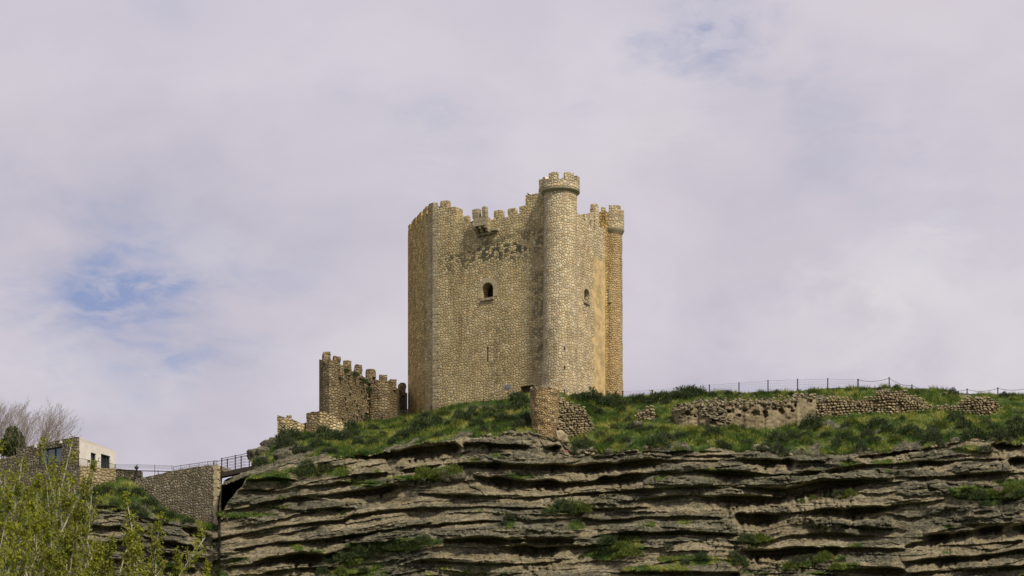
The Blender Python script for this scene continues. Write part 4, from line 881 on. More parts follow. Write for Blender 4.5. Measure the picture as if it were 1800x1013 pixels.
fence('row of dark posts joined by a sagging chain along the crest at far right', [(1508.5, 667, 684), (1563, 664, 682), (1603, 677, 687), (1648, 682, 692), (1700, 684, 695), (1754, 682, 696), (1812, 680, 696)], chain=(0,))
fence('low wire fence on rusty posts in front of the foot of the keep', [(716, 720, 736), (758, 714, 727), (805, 709, 717), (850, 702, 710), (893, 690, 701)])
fence('short wire fence behind the turret stump at the right foot of the keep', [(992, 685, 697), (1043, 686, 700), (1094.5, 688, 703)])
fence('leaning wire fence below the curtain wall', [(545, 749, 758), (585, 742, 754), (628, 735, 746), (672, 729, 741), (715.5, 720, 736)])

# ------------------------------------------------------------------ stone abutment, path, footbridge, house
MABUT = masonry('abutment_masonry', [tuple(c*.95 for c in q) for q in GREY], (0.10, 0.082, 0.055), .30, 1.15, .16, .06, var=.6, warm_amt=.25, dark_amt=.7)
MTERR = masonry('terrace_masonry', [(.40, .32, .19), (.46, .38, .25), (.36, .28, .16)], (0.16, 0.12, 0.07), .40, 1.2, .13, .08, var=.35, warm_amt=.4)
ab = empty('bridge_abutment', W(380, 918, 216.5), 'tall grey stone retaining wall carrying the path to the footbridge', 'retaining wall')
P, d, n, fn = straight(380, 216.6, -64); P.z = 30; m = MB()
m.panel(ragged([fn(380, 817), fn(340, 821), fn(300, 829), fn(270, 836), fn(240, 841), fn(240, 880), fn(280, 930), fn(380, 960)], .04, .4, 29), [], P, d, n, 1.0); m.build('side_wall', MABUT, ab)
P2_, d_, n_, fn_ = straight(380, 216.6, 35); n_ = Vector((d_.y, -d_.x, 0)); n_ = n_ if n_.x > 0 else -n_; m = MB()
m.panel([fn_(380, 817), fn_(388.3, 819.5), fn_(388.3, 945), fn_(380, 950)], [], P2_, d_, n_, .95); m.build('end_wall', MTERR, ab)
m = MB(); zz_ = 30; k = 0
while zz_ < zat(822, 216.6):
    h_ = rnd.uniform(.35, .5); m.box((P.x, P.y+.12, zz_+h_/2), ((.55 if k % 2 else .38), .35, h_-.03), jit=.015, ax=d); zz_ += h_; k += 1
m.build('corner_stones', MTRIM, ab)
EB = P2_+d_*fn_(388.3, 819)[0]
path_far = P+d*fn(240, 841)[0]
m = MB(); wdt = d_*(EB-P2_).length
def slab(m, A, B, off, za, zb_, th):
    vs = [Vector((A.x, A.y, za)), Vector((B.x, B.y, zb_)), Vector((B.x+off.x, B.y+off.y, zb_)), Vector((A.x+off.x, A.y+off.y, za))]
    m.add(vs+[v-Vector((0, 0, th)) for v in vs], [(0, 1, 2, 3), (7, 6, 5, 4)]+[(i, (i+1) % 4, 4+(i+1) % 4, 4+i) for i in range(4)])
slab(m, P+n*-.9, path_far+n*-.9, Vector((-n.x*2.0, -n.y*2.0, 0)), zat(819, 217), zat(841, path_far.y), .4)
tag(m.build('path', plain('path_gravel', (.26, .22, .16), .95)), 'gravel path on top of the retaining wall', 'path', kind='structure')
# wall continuing left to the terrace
w2 = empty('path_parapet', W(220, 845, 222), 'low stone parapet between the white house terrace and the tall retaining wall', 'stone wall')
P, d, n, fn = straight(240, 222.0, -72); P.z = 36; m = MB()
m.panel(ragged([fn(246, 828), fn(236, 826), fn(203, 824), fn(203, 875), fn(246, 875)], .03, .4, 20), [], P, d, n, .6); m.build('wall_face', MABUT, w2)
tr = empty('terrace_wall', W(170, 850, 221.5), 'warm tan stone terrace wall directly under the white house', 'retaining wall')
P, d, n, fn = straight(138, 219.8, 60); P.z = 36; m = MB()
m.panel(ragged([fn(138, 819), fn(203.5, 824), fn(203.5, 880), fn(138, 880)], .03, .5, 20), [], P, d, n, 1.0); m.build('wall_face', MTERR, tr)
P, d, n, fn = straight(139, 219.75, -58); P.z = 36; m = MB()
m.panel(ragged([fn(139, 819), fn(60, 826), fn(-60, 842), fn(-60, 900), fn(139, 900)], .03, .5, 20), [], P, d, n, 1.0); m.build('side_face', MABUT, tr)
# footbridge
br = empty('footbridge', W(390, 835, 216.9), 'short dark iron footbridge with open railings between the retaining wall and the rock', 'footbridge')
B0 = W(389, 826, 217.0); B1 = W(446, 814, 218.5); bd_ = (B1-B0); hd = Vector((bd_.x, bd_.y, 0)).normalized(); offb = Vector((-hd.y, hd.x, 0))*2.2
m = MB(); slab(m, B0+Vector((0, 0, 0)), B1, offb, B0.z-.30, B1.z-.30, .10); m.build('deck', MIRON, br)
for o_ in (Vector((0, 0, 0)), offb):
    m = MB(); q = hd.cross(Vector((0, 0, 1)))*.08; slab(m, B0+o_+q, B1+o_+q, -q*1.2, B0.z-.25, B1.z-.25, .38); slab(m, B0+o_+q*1.6, B1+o_+q*1.6, -q*.9, B0.z-.63, B1.z-.63, .05); m.build('girder', MIRON, br)
    m = MB()
    for fr, r_ in [(1.0, .030), (.78, .018), (.55, .018), (.33, .018), (.12, .018)]:
        m.tube([B0+o_+Vector((0, 0, fr*1.25-.2)), B1+o_+Vector((0, 0, fr*1.25-.2))], r_, 5)
    m.build('handrail', MIRON, br)
    for t in (0.01, .43, .86):
        q = B0.lerp(B1, t)+o_; m = MB(); m.box((q.x, q.y, q.z+.25), (.10, .10, 1.75), rz=.2); m.build('post', MIRON, br)
# ornate handrail on the retaining wall
orr = empty('ornate_railing', W(303, 830, 219.5), 'thin scrollwork railing on top of the tall retaining wall', 'railing')
P, d, n, fn = straight(380, 216.6, -64); P.z = 30
def OP(px, py): u, z = fn(px, py); q = P+d*u-n*.15; q.z = z; return q
tp_ = lambda p: float(np.interp(p, [240, 303, 380], [828, 820, 809])); bt_ = lambda p: float(np.interp(p, [240, 270, 300, 340, 380], [841, 836, 829, 821, 817]))
m = MB(); m.tube([OP(p, tp_(p)) for p in (303, 330, 355, 380)], .022, 4); m.tube([OP(p, bt_(p)-2.2) for p in (303, 320, 340, 380)], .016, 4); m.build('rail', MIRON, orr)
for p in (303.5, 316, 332, 348, 364, 379.5): m = MB(); m.tube([OP(p, tp_(p)), OP(p, bt_(p)+1)], .022, 4); m.build('post', MIRON, orr)
m = MB(); p = 306.0
while p < 378:
    cy_, hh = (tp_(p)+bt_(p)-2.5)/2, (bt_(p)-tp_(p)-3.0)/2; m.tube([OP(p+2.2*math.cos(t)*(1 if k_ < 13 else 1), cy_+hh*math.sin(t)) for k_, t in enumerate(np.linspace(0, 6.28, 10))], .010, 3, False); p += 4.6
m.build('scrollwork', MIRON, orr)
wr_ = empty('wire_railing', W(250, 840, 221), 'pale wire mesh railing on thin posts between the white house and the scrollwork railing', 'railing')
rp = [(203, 817, 828, 222.5), (241, 817, 829, 221.6), (272, 818, 836, 220.6), (302.5, 819, 830, 219.2)]
for (p, t, b, D) in rp: m = MB(); m.tube([W(p, t-1, D), W(p, b+1, D)], .028, 5); m.build('post', MIRON, wr_)
m = MB()
for (q0, q1) in zip(rp, rp[1:]):
    for fr in np.linspace(0, .75, 6): m.tube([W(q0[0], q0[1]+fr*8, q0[3]), W(q1[0], q1[1]+fr*8, q1[3])], .007 if fr else .014, 3, False)
    nn = int((q1[0]-q0[0])/2.2)
    for k in range(nn): t = k/nn; A = W(q0[0], q0[1], q0[3]).lerp(W(q1[0], q1[1], q1[3]), t); m.tube([A, A-Vector((0, 0, .36))], .005, 3, False)
m.build('wire_mesh', MWIRE, wr_)
m = MB(); m.tube([W(203, 827, 222.2), W(302, 829, 219)], .045, 5); m.build('lower_rail', MIRON, wr_)
for p in (219, 247, 278): m = MB(); m.tube([W(p, 827, 221.5), W(p, 842, 221.5)], .04, 5); m.build('short_post', MIRON, wr_)
# small dark finial post
fp = empty('stone_urn', W(240, 842, 221.3), 'small dark stone urn on a pedestal where the parapet meets the retaining wall', 'urn')
def lathe(c, prof, n=12):
    m = MB(); k = len(prof); vs = [(c.x+r*math.cos(2*math.pi*j/n), c.y+r*math.sin(2*math.pi*j/n), c.z+z) for j in range(n) for (r, z) in prof]
    m.add(vs, [(j*k+i, ((j+1) % n)*k+i, ((j+1) % n)*k+i+1, j*k+i+1) for j in range(n) for i in range(k-1)], None, True); return m
MURN = plain('dark_stone', (.05, .045, .038), .9)
lathe(W(240, 842, 221.3), [(0, 0), (.17, 0), (.17, .1), (.13, .14), (.12, .72), (.18, .78), (.18, .84), (.0, .84)]).build('pedestal', MURN, fp)
lathe(W(240, 842, 221.3), [(0, .84), (.07, .85), (.06, .9), (.18, 1.0), (.22, 1.1), (.17, 1.2), (.05, 1.24), (.07, 1.3), (0, 1.34)]).build('urn_body', MURN, fp)

# white house
ho = empty('white_house', W(135, 822, 220), 'flat roofed house with a white right wall and a darker stone left wall', 'house')
m_w, gw = new_mat('white_render'); pw_ = gw.n('ShaderNodeNewGeometry').outputs['Position']; uvw = gw.n('ShaderNodeUVMap', uv_map='UVMap').outputs[0]
sw = gw.n('ShaderNodeSeparateXYZ', i={0: uvw}); nw = gw.noise(pw_, 1.2, 5, .65).outputs[0]
c = gw.mix(gw.ss(nw, .4, .7), (.62, .58, .53), (.72, .69, .64)); zt_h = zat(775, 221)
c = gw.mix(gw.m('MULTIPLY', gw.ss(gw.m('ADD', sw.outputs[1], gw.m('MULTIPLY', nw, 1.1)), zt_h+.25, zt_h+.8), .75), c, (.46, .38, .26)); finish(m_w, gw, c, .85, nw, .3, .03)
MGL, gg_ = new_mat('window_glass'); finish(MGL, gg_, (.02, .03, .035), .08, spec=.6)
MFR = plain('dark_window_frame', (.03, .032, .035), .5)
H0_ = Vector(((135.5-CX)/FPX*220, 220, 38.0)); dW = dirv(24); nW = Vector((dW.y, -dW.x, 0)); dS = dirv(-54.4); nS = Vector((-dS.y, dS.x, 0)); nS = nS if nS.y < 0 else -nS
def HW(px, py): u = ray_line(px, H0_, dW); return (u, zat(py, (H0_+dW*u).y))
def HS(px, py): u = ray_line(px, H0_, dS); return (u, zat(py, (H0_+dS*u).y))
zr_h = HW(135.5, 768.5)[1]; uWe = ray_line(204, H0_, dW)
hA = rect_hole(HW, 159.7, 168.8, 796.5, 825); hB = rect_hole(HW, 177.5, 194.0, 800, 827)
m = MB(); m.panel([(0, zr_h), (uWe, HW(204, 793)[1]), (uWe, 38), (0, 38)], [hA, hB], H0_, dW, nW, .30); m.build('wall', m_w, ho)
uSe = ray_line(-90, H0_, dS)
hC = rect_hole(HS, 68, 110, 788, 816)
m = MB(); m.panel([(0, zr_h+.01), (ray_line(30, H0_, dS), zr_h-.25), (ray_line(29.5, H0_, dS), zr_h-1.0), (uSe, zr_h-1.1), (uSe, 38), (0, 38)], [hC], H0_+nS*.085, dS, nS, .37); m.build('stone_wall', masonry('house_stone', GREY, (.07, .06, .045), .38, 1.3, .14, .08, var=.5, warm_amt=.3, dark_amt=.5), ho)
m = MB(); a_, b_ = HW(204, 793), (uSe, 0); rz_ = zr_h-.35
q = [H0_-nW*.3-nS*.3, H0_+dW*uWe-nW*.3, H0_+dW*uWe+dS*10-nS*.3, H0_+dS*uSe-nS*.3]; qz = [zr_h-.3, HW(204, 793)[1]-.3, HW(204, 793)[1]-.6, zr_h-1.4]
m.add([(p.x, p.y, z) for p, z in zip(q, qz)]+[(p.x, p.y, z-.2) for p, z in zip(q, qz)], [(0, 1, 2, 3), (7, 6, 5, 4)]+[(i, (i+1) % 4, 4+(i+1) % 4, 4+i) for i in range(4)]); m.build('roof', MRING, ho)
m = MB(); p0 = H0_+dW*uWe; p1 = p0+dS*10; m.panel([(0, a_[1]-.02), (10, a_[1]-.02), (10, 38), (0, 38)], [], p0, dS, -nS, .3); m.build('rear_wall', m_w, ho)
def window(hole, Pp_, d, n, nx, name='window', dep=.22, glass=MGL, ny=1):
    u0, z0 = hole[0]; u1, z1 = hole[2]; w = u1-u0; h = z1-z0; m = MB(); z_c = (z0+z1)/2
    def at(u, z, o): c = Pp_+d*u-n*o; c.z = z; return c
    for s_ in (u0+.05, u1-.05): m.box(at(s_, z_c, dep-.03), (.10, .12, h), ax=d)
    for s_ in (z0+.05, z1-.05): m.box(at((u0+u1)/2, s_, dep-.03), (w-.2, .11, .10), ax=d)
    for k in range(1, nx): m.box(at(u0+w*k/nx, z_c, dep-.03), (.07, .10, h-.2), ax=d)
    for k in range(1, ny): m.box(at((u0+u1)/2, z0+h*k/ny, dep-.03), (w-.2, .09, .06), ax=d)
    f_ = m.build(name, MFR, ho); m = MB(); m.box(at((u0+u1)/2, z_c, dep+.03), (w-.06, .02, h-.06), ax=d); m.build('pane', glass, f_)
window(hA, H0_, dW, nW, 1); window(hB, H0_, dW, nW, 3)
MGL2, gg_ = new_mat('reflecting_glass'); finish(MGL2, gg_, (.10, .14, .16), .12, spec=.9)
window(hC, H0_+nS*.085, dS, nS, 3, glass=MGL2)
for p_, y_ in ((109, 778.5), (64.5, 786)):
    u_, z_ = HS(p_, y_); m = MB(); c = H0_+dS*u_+nS*.12; c.z = z_; m.box(c, (.26, .25, .16), ax=dS); m.box(c+Vector((0, 0, .12)), (.1, .3, .06), ax=dS); m.build('wall_light', plain('white_plastic', (.7, .68, .64), .5, var=.05), ho)
hr = empty('balcony_railing', W(150, 822, 219.8), 'fine metal railing along the terrace edge in front of the white wall', 'railing')
P, d, n, fn = straight(138, 219.8, 60)
def TP(px, py): u, z = fn(px, py); q = P+d*u-n*.2; q.z = z; return q
for p in (138.5, 155, 171, 187, 203): m = MB(); m.tube([TP(p, 805+(p-138)*.17), TP(p, 820+(p-138)*.07)], .022, 4); m.build('post', MIRON, hr)
m = MB(); m.tube([TP(138, 805), TP(203, 816)], .018, 4); m.tube([TP(138, 818), TP(203, 822.6)], .014, 4); m.build('rail', MIRON, hr)
m = MB()
for k in range(52): p = 139+k*1.24; m.tube([TP(p, 805+(p-138)*.17), TP(p, 818.5+(p-138)*.07)], .007, 3, False)
m.build('bars', MWIRE, hr)

# ------------------------------------------------------------------ pigeons on the battlements
MPIG = plain('pigeon_grey', (.035, .037, .045), .8, var=.3, scale=20)
def pigeon(label, c, rz):
    root = empty('pigeon', c, label, 'pigeon', 'pigeons on the battlements'); m = MB(); rm = Matrix.Rotation(rz, 3, 'Z')
    prof = [(-.20, .015, .07), (-.13, .035, .085), (-.07, .07, .11), (0, .085, .13), (.06, .075, .16), (.09, .05, .20), (.105, .038, .235), (.125, .042, .265), (.15, .03, .27), (.17, .012, .262), (.19, .004, .255)]
    n = 10; vs = []
    for i, (x, r, z) in enumerate(prof):
        tilt = 0 if i < 4 else min(1, (i-3)*.35)
        if i > 7: tilt = .3
        for k in range(n):
            t = 2*math.pi*k/n; vs.append(Vector(c)+rm @ Vector((x-r*math.sin(t)*tilt*.8, r*math.cos(t), z+r*math.sin(t)*(1-tilt*.4))))
    m.add(vs, [(i*n+k, i*n+(k+1) % n, (i+1)*n+(k+1) % n, (i+1)*n+k) for i in range(len(prof)-1) for k in range(n)]+[tuple(range(n)), tuple(len(vs)-1-k for k in range(n))], None, True)
    m.build('body', MPIG, root)
    m = MB(); m.add([Vector(c)+rm @ Vector(p) for p in [(-.15, -.03, .09), (-.15, .03, .09), (-.31, .035, .04), (-.31, -.035, .04), (-.15, -.03, .075), (-.15, .03, .075), (-.31, .035, .03), (-.31, -.035, .03)]], [(0, 1, 2, 3), (7, 6, 5, 4), (0, 4, 5, 1), (1, 5, 6, 2), (2, 6, 7, 3), (3, 7, 4, 0)]); m.build('tail', MPIG, root)
    for s_ in (-1, 1): m = MB(); m.tube([Vector(c)+rm @ Vector((.01, s_*.03, 0)), Vector(c)+rm @ Vector((0, s_*.03, .08))], .008, 4); m.build('leg', MPIG, root)
def pF(px, py, o=.3): u, z = F(px, py); q = CT+dF*u-nF*o; q.z = z; return q
pigeon('pigeon perched on the low wall step just right of the tallest left merlon', pF(807.5, 388.5), 2.6); pigeon('pigeon low in the gap just left of the box machicolation', pF(827, 391.8), .4)
pigeon('pigeon on the wall top beside the left corner merlon of the keep', pF(770, 366), 3.0); pigeon('pigeon on the stepped wall at the left foot of the highest round tower', pF(926.5, 343), 2.8)
pigeon('pigeon in the last gap of the front battlements before the wall steps up', pF(908.5, 379), .2)
cq = W(988, 314, 224.6); cq.z = zsill; pigeon('pigeon between the two front merlons of the highest round tower', cq, 1.0)
# pinkish rag on the ledge
m = MB(); q = ground_px(997, 797); q = W(996, 798, float(lipD(996))-.9); vs = []
for i in range(7):
    for j in range(7): vs.append(q+.6*Vector(((i/6-.5)*.5+.05*math.sin(j*2.2), (j/6-.5)*.3+.05*math.sin(i*1.7), .35+(i/6-.5)*-.25+(.5-abs(j/6-.5))*.35+.06*math.sin(i*2.3+j*1.9))))
fs = [(i*7+j, i*7+j+1, (i+1)*7+j+1, (i+1)*7+j) for i in range(6) for j in range(6)]; base_n = len(vs); vs += [v-Vector((0, -.03, .03)) for v in vs]; fs += [tuple(base_n+a for a in reversed(f)) for f in fs]
m.add(vs, fs, None, True); tag(m.build('cloth', plain('pink_red_cloth', (.35, .07, .09), .9)), 'crumpled pinkish red cloth caught on the rock ledge below the turret stump', 'cloth')

# ------------------------------------------------------------------ grass
rg = np.random.default_rng(5)
def grass_mat(name, stops, sc=.45, tr=.25):
    m, g = new_mat(name); pos = g.n('ShaderNodeNewGeometry').outputs['Position']; ri = g.n('ShaderNodeNewGeometry').outputs['Random Per Island']
    n = g.m('ADD', g.m('MULTIPLY', g.noise(pos, sc, 5, .62, .3).outputs[0], .85), g.m('MULTIPLY', ri, .15))
    c = g.ramp(n, stops); b = g.n('ShaderNodeBsdfPrincipled'); g.put(b.inputs['Base Color'], c); b.inputs['Roughness'].default_value = .8; b.inputs['Specular IOR Level'].default_value = .1
    t = g.n('ShaderNodeBsdfTranslucent'); g.put(t.inputs['Color'], c); mx = g.n('ShaderNodeMixShader'); mx.inputs[0].default_value = tr
    g.nt.links.new(b.outputs[0], mx.inputs[1]); g.nt.links.new(t.outputs[0], mx.inputs[2]); g.nt.links.new(mx.outputs[0], g.n('ShaderNodeOutputMaterial').inputs[0]); return m
MGR = grass_mat('grass_blades', [(.34, (.035, .065, .016)), (.43, (.052, .10, .02)), (.51, (.09, .14, .028)), (.58, (.27, .29, .055)), (.67, (.44, .41, .13))])
def blades(P, h, nb, spread, wid, lean=.45):
    """P (N,3) roots, h (N,) heights -> triangles"""
    N = len(P); P = np.repeat(P, nb, 0); h = np.repeat(h, nb)*rg.uniform(.5, 1.1, N*nb)
    r = P+np.stack([rg.normal(0, spread, N*nb), rg.normal(0, spread, N*nb), np.full(N*nb, -.04)], -1)
    a = rg.uniform(0, 2*np.pi, N*nb); w = wid*rg.uniform(.6, 1.3, N*nb); dx = np.stack([np.cos(a)*w, np.sin(a)*w, 0*w], -1)
    tip = r+np.stack([rg.normal(0, lean, N*nb)*h, rg.normal(0, lean, N*nb)*h, h+.04], -1)
    V = np.stack([r-dx, r+dx, tip], 1).reshape(-1, 3); return V, np.arange(len(V)).reshape(-1, 3)
def sample_grid(grid, mask, n, jit=True):
    dx = np.linalg.norm(grid[1:, 1:]-grid[:-1, :-1], axis=-1)*(np.abs(grid[:-1, 1:, 0]-grid[:-1, :-1, 0]))
    w = (mask[:-1, :-1]*dx).ravel(); w /= w.sum(); k = rg.choice(len(w), n, p=w); i, j = np.unravel_index(k, dx.shape); a, b = rg.random((n, 1)), rg.random((n, 1))
    return grid[i, j]*(1-a)*(1-b)+grid[i+1, j]*a*(1-b)+grid[i, j+1]*(1-a)*b+grid[i+1, j+1]*a*b, i, j
vis = ((PX2 > -60) & (PX2 < 1860))
gs = np.clip(slope_g, 0, 1)
tuft = sstep(fbm(x2/1.1, D2/.9, 0, 3, 160, .6), -.35, .45)
P1_, i1, j1 = sample_grid(Vs, np.where(vis, sstep(gs, .3, .7)*(.15+tuft), 0), 62000)
h1 = .10+.20*rg.random(len(P1_))**2+.16*np.maximum(0, vnoise(P1_[:, 0]/1.7, P1_[:, 1]/1.7, 0, 161))
Va, Fa = blades(P1_, h1, 5, .07, .022)
P3_, i3, j3 = sample_grid(Vs, np.where(vis, sstep(gs, .3, .7)*sstep(fbm(x2/1.6, D2/1.2, 0, 3, 170, .6), .0, .3), 0), 5200)
Vt3, Ft3 = blades(P3_, rg.uniform(.25, .62, len(P3_)), 16, .17, .024, .5)
mk = np.where((PX > -60) & (PX < 1860) & (REC < .5), sstep(grn, .35, .8), 0)
P2_s, i2, j2 = sample_grid(Vc, mk, 24000)
h2 = .10+.24*rg.random(len(P2_s))**2; Vb_, Fb = blades(P2_s, h2, 5, .09, .024, .6)
o = np_mesh('grass', np.concatenate([Va, Vb_, Vt3]), np.concatenate([Fa, Fb+len(Va), Ft3+len(Va)+len(Vb_)]), MGR); tag(o, 'green and yellowish grass tufts over the slope and ledges', 'grass', kind='stuff')
# small pale stones lying on the slope and along the rim
m = MB()
for k in range(620):
    p = rnd.uniform(380, 1850); t = rnd.random()**2.2*.9 if rnd.random() < .6 else abs(rnd.gauss(0, .035)); q = ground_at(p, max(.01, t)); s_ = rnd.uniform(.04, .13)*(rnd.choice([1, 1, 1, 2.2]) if t < .06 else 1)
    if vnoise(np.array([q.x/2.5]), np.array([q.y/3]), 0, 165)[0] < .1: continue
    stone(m, q+Vector((0, 0, s_*.3)), (s_*1.2, s_, s_*.7), rnd.uniform(0, 3))
tag(m.build('scattered_stones', MRUB), 'small pale stones scattered along the rim and over the grass', 'stones', kind='stuff')

# ------------------------------------------------------------------ shrubs
MSH = [grass_mat('dark_shrub_leaves', [(.35, (.028, .044, .020)), (.5, (.052, .076, .032)), (.65, (.095, .12, .048))], 2.5, .15),
       grass_mat('grey_green_leaves', [(.35, (.035, .045, .025)), (.5, (.06, .072, .04)), (.65, (.09, .10, .055))], 2.5, .15),
       grass_mat('bright_shrub_leaves', [(.35, (.05, .09, .018)), (.5, (.11, .15, .03)), (.65, (.22, .23, .06))], 2.5, .3)]
def shrub_mesh(seed, mat, n=1500, kind=0):
    r = np.random.default_rng(seed); d = r.normal(size=(n, 3)); d /= np.linalg.norm(d, axis=1)[:, None]; d[:, 2] = np.abs(d[:, 2])
    rad = r.uniform(.35, 1, n)**.5*(1+.42*vnoise(d[:, 0]*2.3+seed, d[:, 1]*2.3, d[:, 2]*2.3, seed)+.14*vnoise(d[:, 0]*6, d[:, 1]*6+seed, d[:, 2]*6, seed))
    P = d*rad[:, None]*np.array([1, 1, .8]); L_ = r.uniform(.10, .22, n); out = d+r.normal(0, .45, (n, 3))+np.array([0, 0, .35]); out /= np.linalg.norm(out, axis=1)[:, None]
    s_ = np.cross(out, r.normal(size=(n, 3))); s_ /= np.linalg.norm(s_, axis=1)[:, None]; w = r.uniform(.018, .045, n)[:, None]
    V = np.stack([P-s_*w, P+s_*w, P+out*L_[:, None]], 1).reshape(-1, 3); me = bpy.data.meshes.new('shrub'); V = V.astype(np.float32)
    # woody base
    me.vertices.add(len(V)); me.vertices.foreach_set('co', V.ravel()); me.loops.add(len(V)); me.loops.foreach_set('vertex_index', np.arange(len(V), dtype=np.int32)); me.polygons.add(n); me.polygons.foreach_set('loop_start', np.arange(0, 3*n, 3, dtype=np.int32)); me.update(calc_edges=True); me.materials.append(mat); return me
SHM = [[shrub_mesh(10*q+k, MSH[q]) for k in range(3)] for q in range(3)]
def on_cliff(px, py):
    j = int(np.argmin(np.abs(PXC-px))); i = int(np.argmin(np.abs(PY[:, j]-py))); return Vector(Vc[i, j])
def bushes(lst, group, fmt, kind=0, name='shrub'):
    lst = sorted(lst, key=lambda q: q[0]); N_ = len(lst); ORD = ['first', 'second', 'third', 'fourth', 'fifth', 'sixth', 'seventh', 'eighth', 'ninth', 'tenth', 'eleventh', 'twelfth', 'thirteenth', 'fourteenth', 'fifteenth', 'sixteenth', 'seventeenth', 'eighteenth', 'nineteenth', 'twentieth']
    for i, q in enumerate(lst):
        px, py, r = q[:3]; kd = q[3] if len(q) > 3 else kind
        py0 = py+r*.45; r = r*(.62 if 'under the fence' in group or 'above the plastered' in group else 1); P = ground_px(px, py0) if py0 < float(lipf(px)) else on_cliff(px, py0); s_ = rnd.choice([.8, 1.1, 1.3, 1.6])*rnd.uniform(.9, 1.1)*r/FPX*P.y
        o = bpy.data.objects.new(name, rnd.choice(SHM[kd])); COL.objects.link(o); o.location = P+Vector((0, 0, -.15*s_)); o.rotation_euler = (0, 0, rnd.uniform(0, 6.28)); o.scale = (s_*rnd.uniform(.95, 1.2), s_, s_*rnd.uniform(1.05, 1.45))
        w = ORD[i]+' from the left' if i < N_/2 else (ORD[N_-1-i]+' from the right' if i < N_-1 else 'rightmost')
        if i == 0: w = 'leftmost'
        tag(o, fmt.replace('#', w), 'shrub', group)
bushes([(1364, 775, 15), (1425, 748, 12), (1480, 769, 12), (1503, 770, 15), (1535, 770, 17), (1511, 787, 12), (1486, 752, 9), (1470, 786, 10), (1340, 786, 10), (1310, 778, 8), (1390, 768, 9)], 'bushes on the slope below the long rubble walls', 'dark bush on grass below the dry stone wall, #', 0)
bushes([(1595, 758, 19), (1640, 751, 16), (1637, 770, 15), (1586, 735, 9), (1712, 760, 17), (1745, 761, 15), (1792, 760, 17), (1697, 768, 11), (1733, 790, 10, 1), (1612, 766, 12), (1570, 772, 9), (1685, 742, 9), (1775, 745, 9)], 'bushes on the far right part of the slope', 'dark bush below the far right ruined wall stub, #', 0)
bushes([(1018, 781, 18), (1008, 792, 12, 1), (1030, 774, 12, 1), (1100, 776, 10), (1154, 776, 17), (1170, 768, 12, 1), (1253, 762, 11), (1218, 760, 9, 2), (1060, 783, 9, 2), (1080, 755, 8, 1), (1128, 755, 10), (1275, 782, 9, 1), (1195, 787, 8, 2)], 'bushes between the turret stump and the plastered wall', 'bush between the turret stump and plastered wall, #', 0)
bushes([(1010, 700, 12), (1024, 698, 13), (1040, 704, 15), (1058, 706, 15), (1075, 707, 14), (1092, 709, 14), (1108, 707, 13), (1122, 703, 13), (1140, 702, 14), (1158, 703, 13), (1172, 708, 12), (1190, 698, 12), (1210, 692, 11), (1228, 690, 11), (1050, 722, 12), (1037, 716, 10), (1092, 720, 9)], 'thick bushes along the crest right of the keep', 'dark bush in the thick row right of the keep, #', 0)
bushes([(1252, 692, 9), (1275, 694, 8, 1), (1300, 692, 8), (1330, 694, 8, 2), (1365, 689, 8), (1393, 690, 8, 1), (1425, 690, 7), (1470, 684, 11, 2), (1490, 685, 9, 2), (1520, 684, 8), (1545, 683, 8, 1), (1575, 681, 8), (1610, 688, 9, 2), (1660, 694, 8), (1675, 692, 10, 1), (1780, 700, 10, 2), (1765, 695, 8)], 'low bushes along the crest under the fence', 'low bush on the crest under the fences, #', 1)
bushes([(855, 719, 15), (896, 716, 16), (878, 724, 12, 1), (832, 730, 10), (915, 712, 12), (925, 735, 14, 1), (870, 743, 10, 2), (835, 716, 9, 2), (905, 750, 11), (812, 735, 10, 1), (780, 728, 9, 2), (910, 700, 9), (895, 735, 10), (850, 755, 9, 1)], 'bushes in front of the keep', 'bush between the keep and the cliff rim, #', 0)
bushes([(509, 768, 14), (530, 772, 12), (545, 766, 16), (570, 760, 12), (598, 768, 12), (618, 752, 11), (634, 766, 15), (657, 754, 10), (672, 767, 10, 2), (711, 742, 12), (742, 752, 18), (709, 768, 10), (690, 752, 8, 2), (765, 742, 12), (560, 785, 12), (520, 795, 10, 1), (585, 792, 10, 1), (490, 778, 10), (650, 780, 9, 2), (770, 765, 9)], 'bushes on the slope below the curtain wall', 'bush on the slope below the curtain wall, #', 0)
bushes([(430, 836, 9, 1), (455, 842, 10, 2), (485, 835, 12, 2), (520, 828, 10, 1), (500, 848, 9), (545, 830, 12), (575, 822, 10, 1), (600, 845, 9), (540, 815, 10), (460, 818, 10), (630, 842, 8, 1)], 'bushes on the broken rocks beside the footbridge', 'scrubby bush right of the footbridge, #', 0)
bushes([(745, 836, 13, 2), (770, 830, 14, 2), (795, 832, 12, 2), (722, 842, 9), (965, 900, 10), (990, 893, 13), (1015, 893, 13, 2), (1033, 888, 9, 2), (895, 908, 10, 1), (885, 920, 8, 1), (760, 845, 8, 1)], 'bushes growing on the middle ledges of the cliff', 'bush on a middle cliff ledge, #', 0)
bushes([(1070, 950, 14), (1092, 960, 16, 2), (1110, 970, 14, 2), (1060, 968, 11), (1085, 978, 10, 2), (1023, 977, 9, 1), (1180, 985, 9), (1205, 988, 10, 1), (1290, 975, 10), (1300, 990, 11), (1312, 948, 10), (1335, 946, 11, 2), (1232, 980, 8), (1172, 963, 8, 1)], 'bushes low on the middle of the cliff', 'bush low on the cliff at the bottom centre, #', 0)
bushes([(575, 985, 12), (600, 980, 13), (630, 972, 12), (655, 966, 12), (690, 960, 12), (720, 955, 10), (745, 950, 10), (600, 1002, 12, 2), (640, 1000, 12), (570, 1005, 10), (615, 990, 10, 2)], 'bushes on the low left ledge of the cliff', 'bush on the low left ledge of the cliff, #', 0)
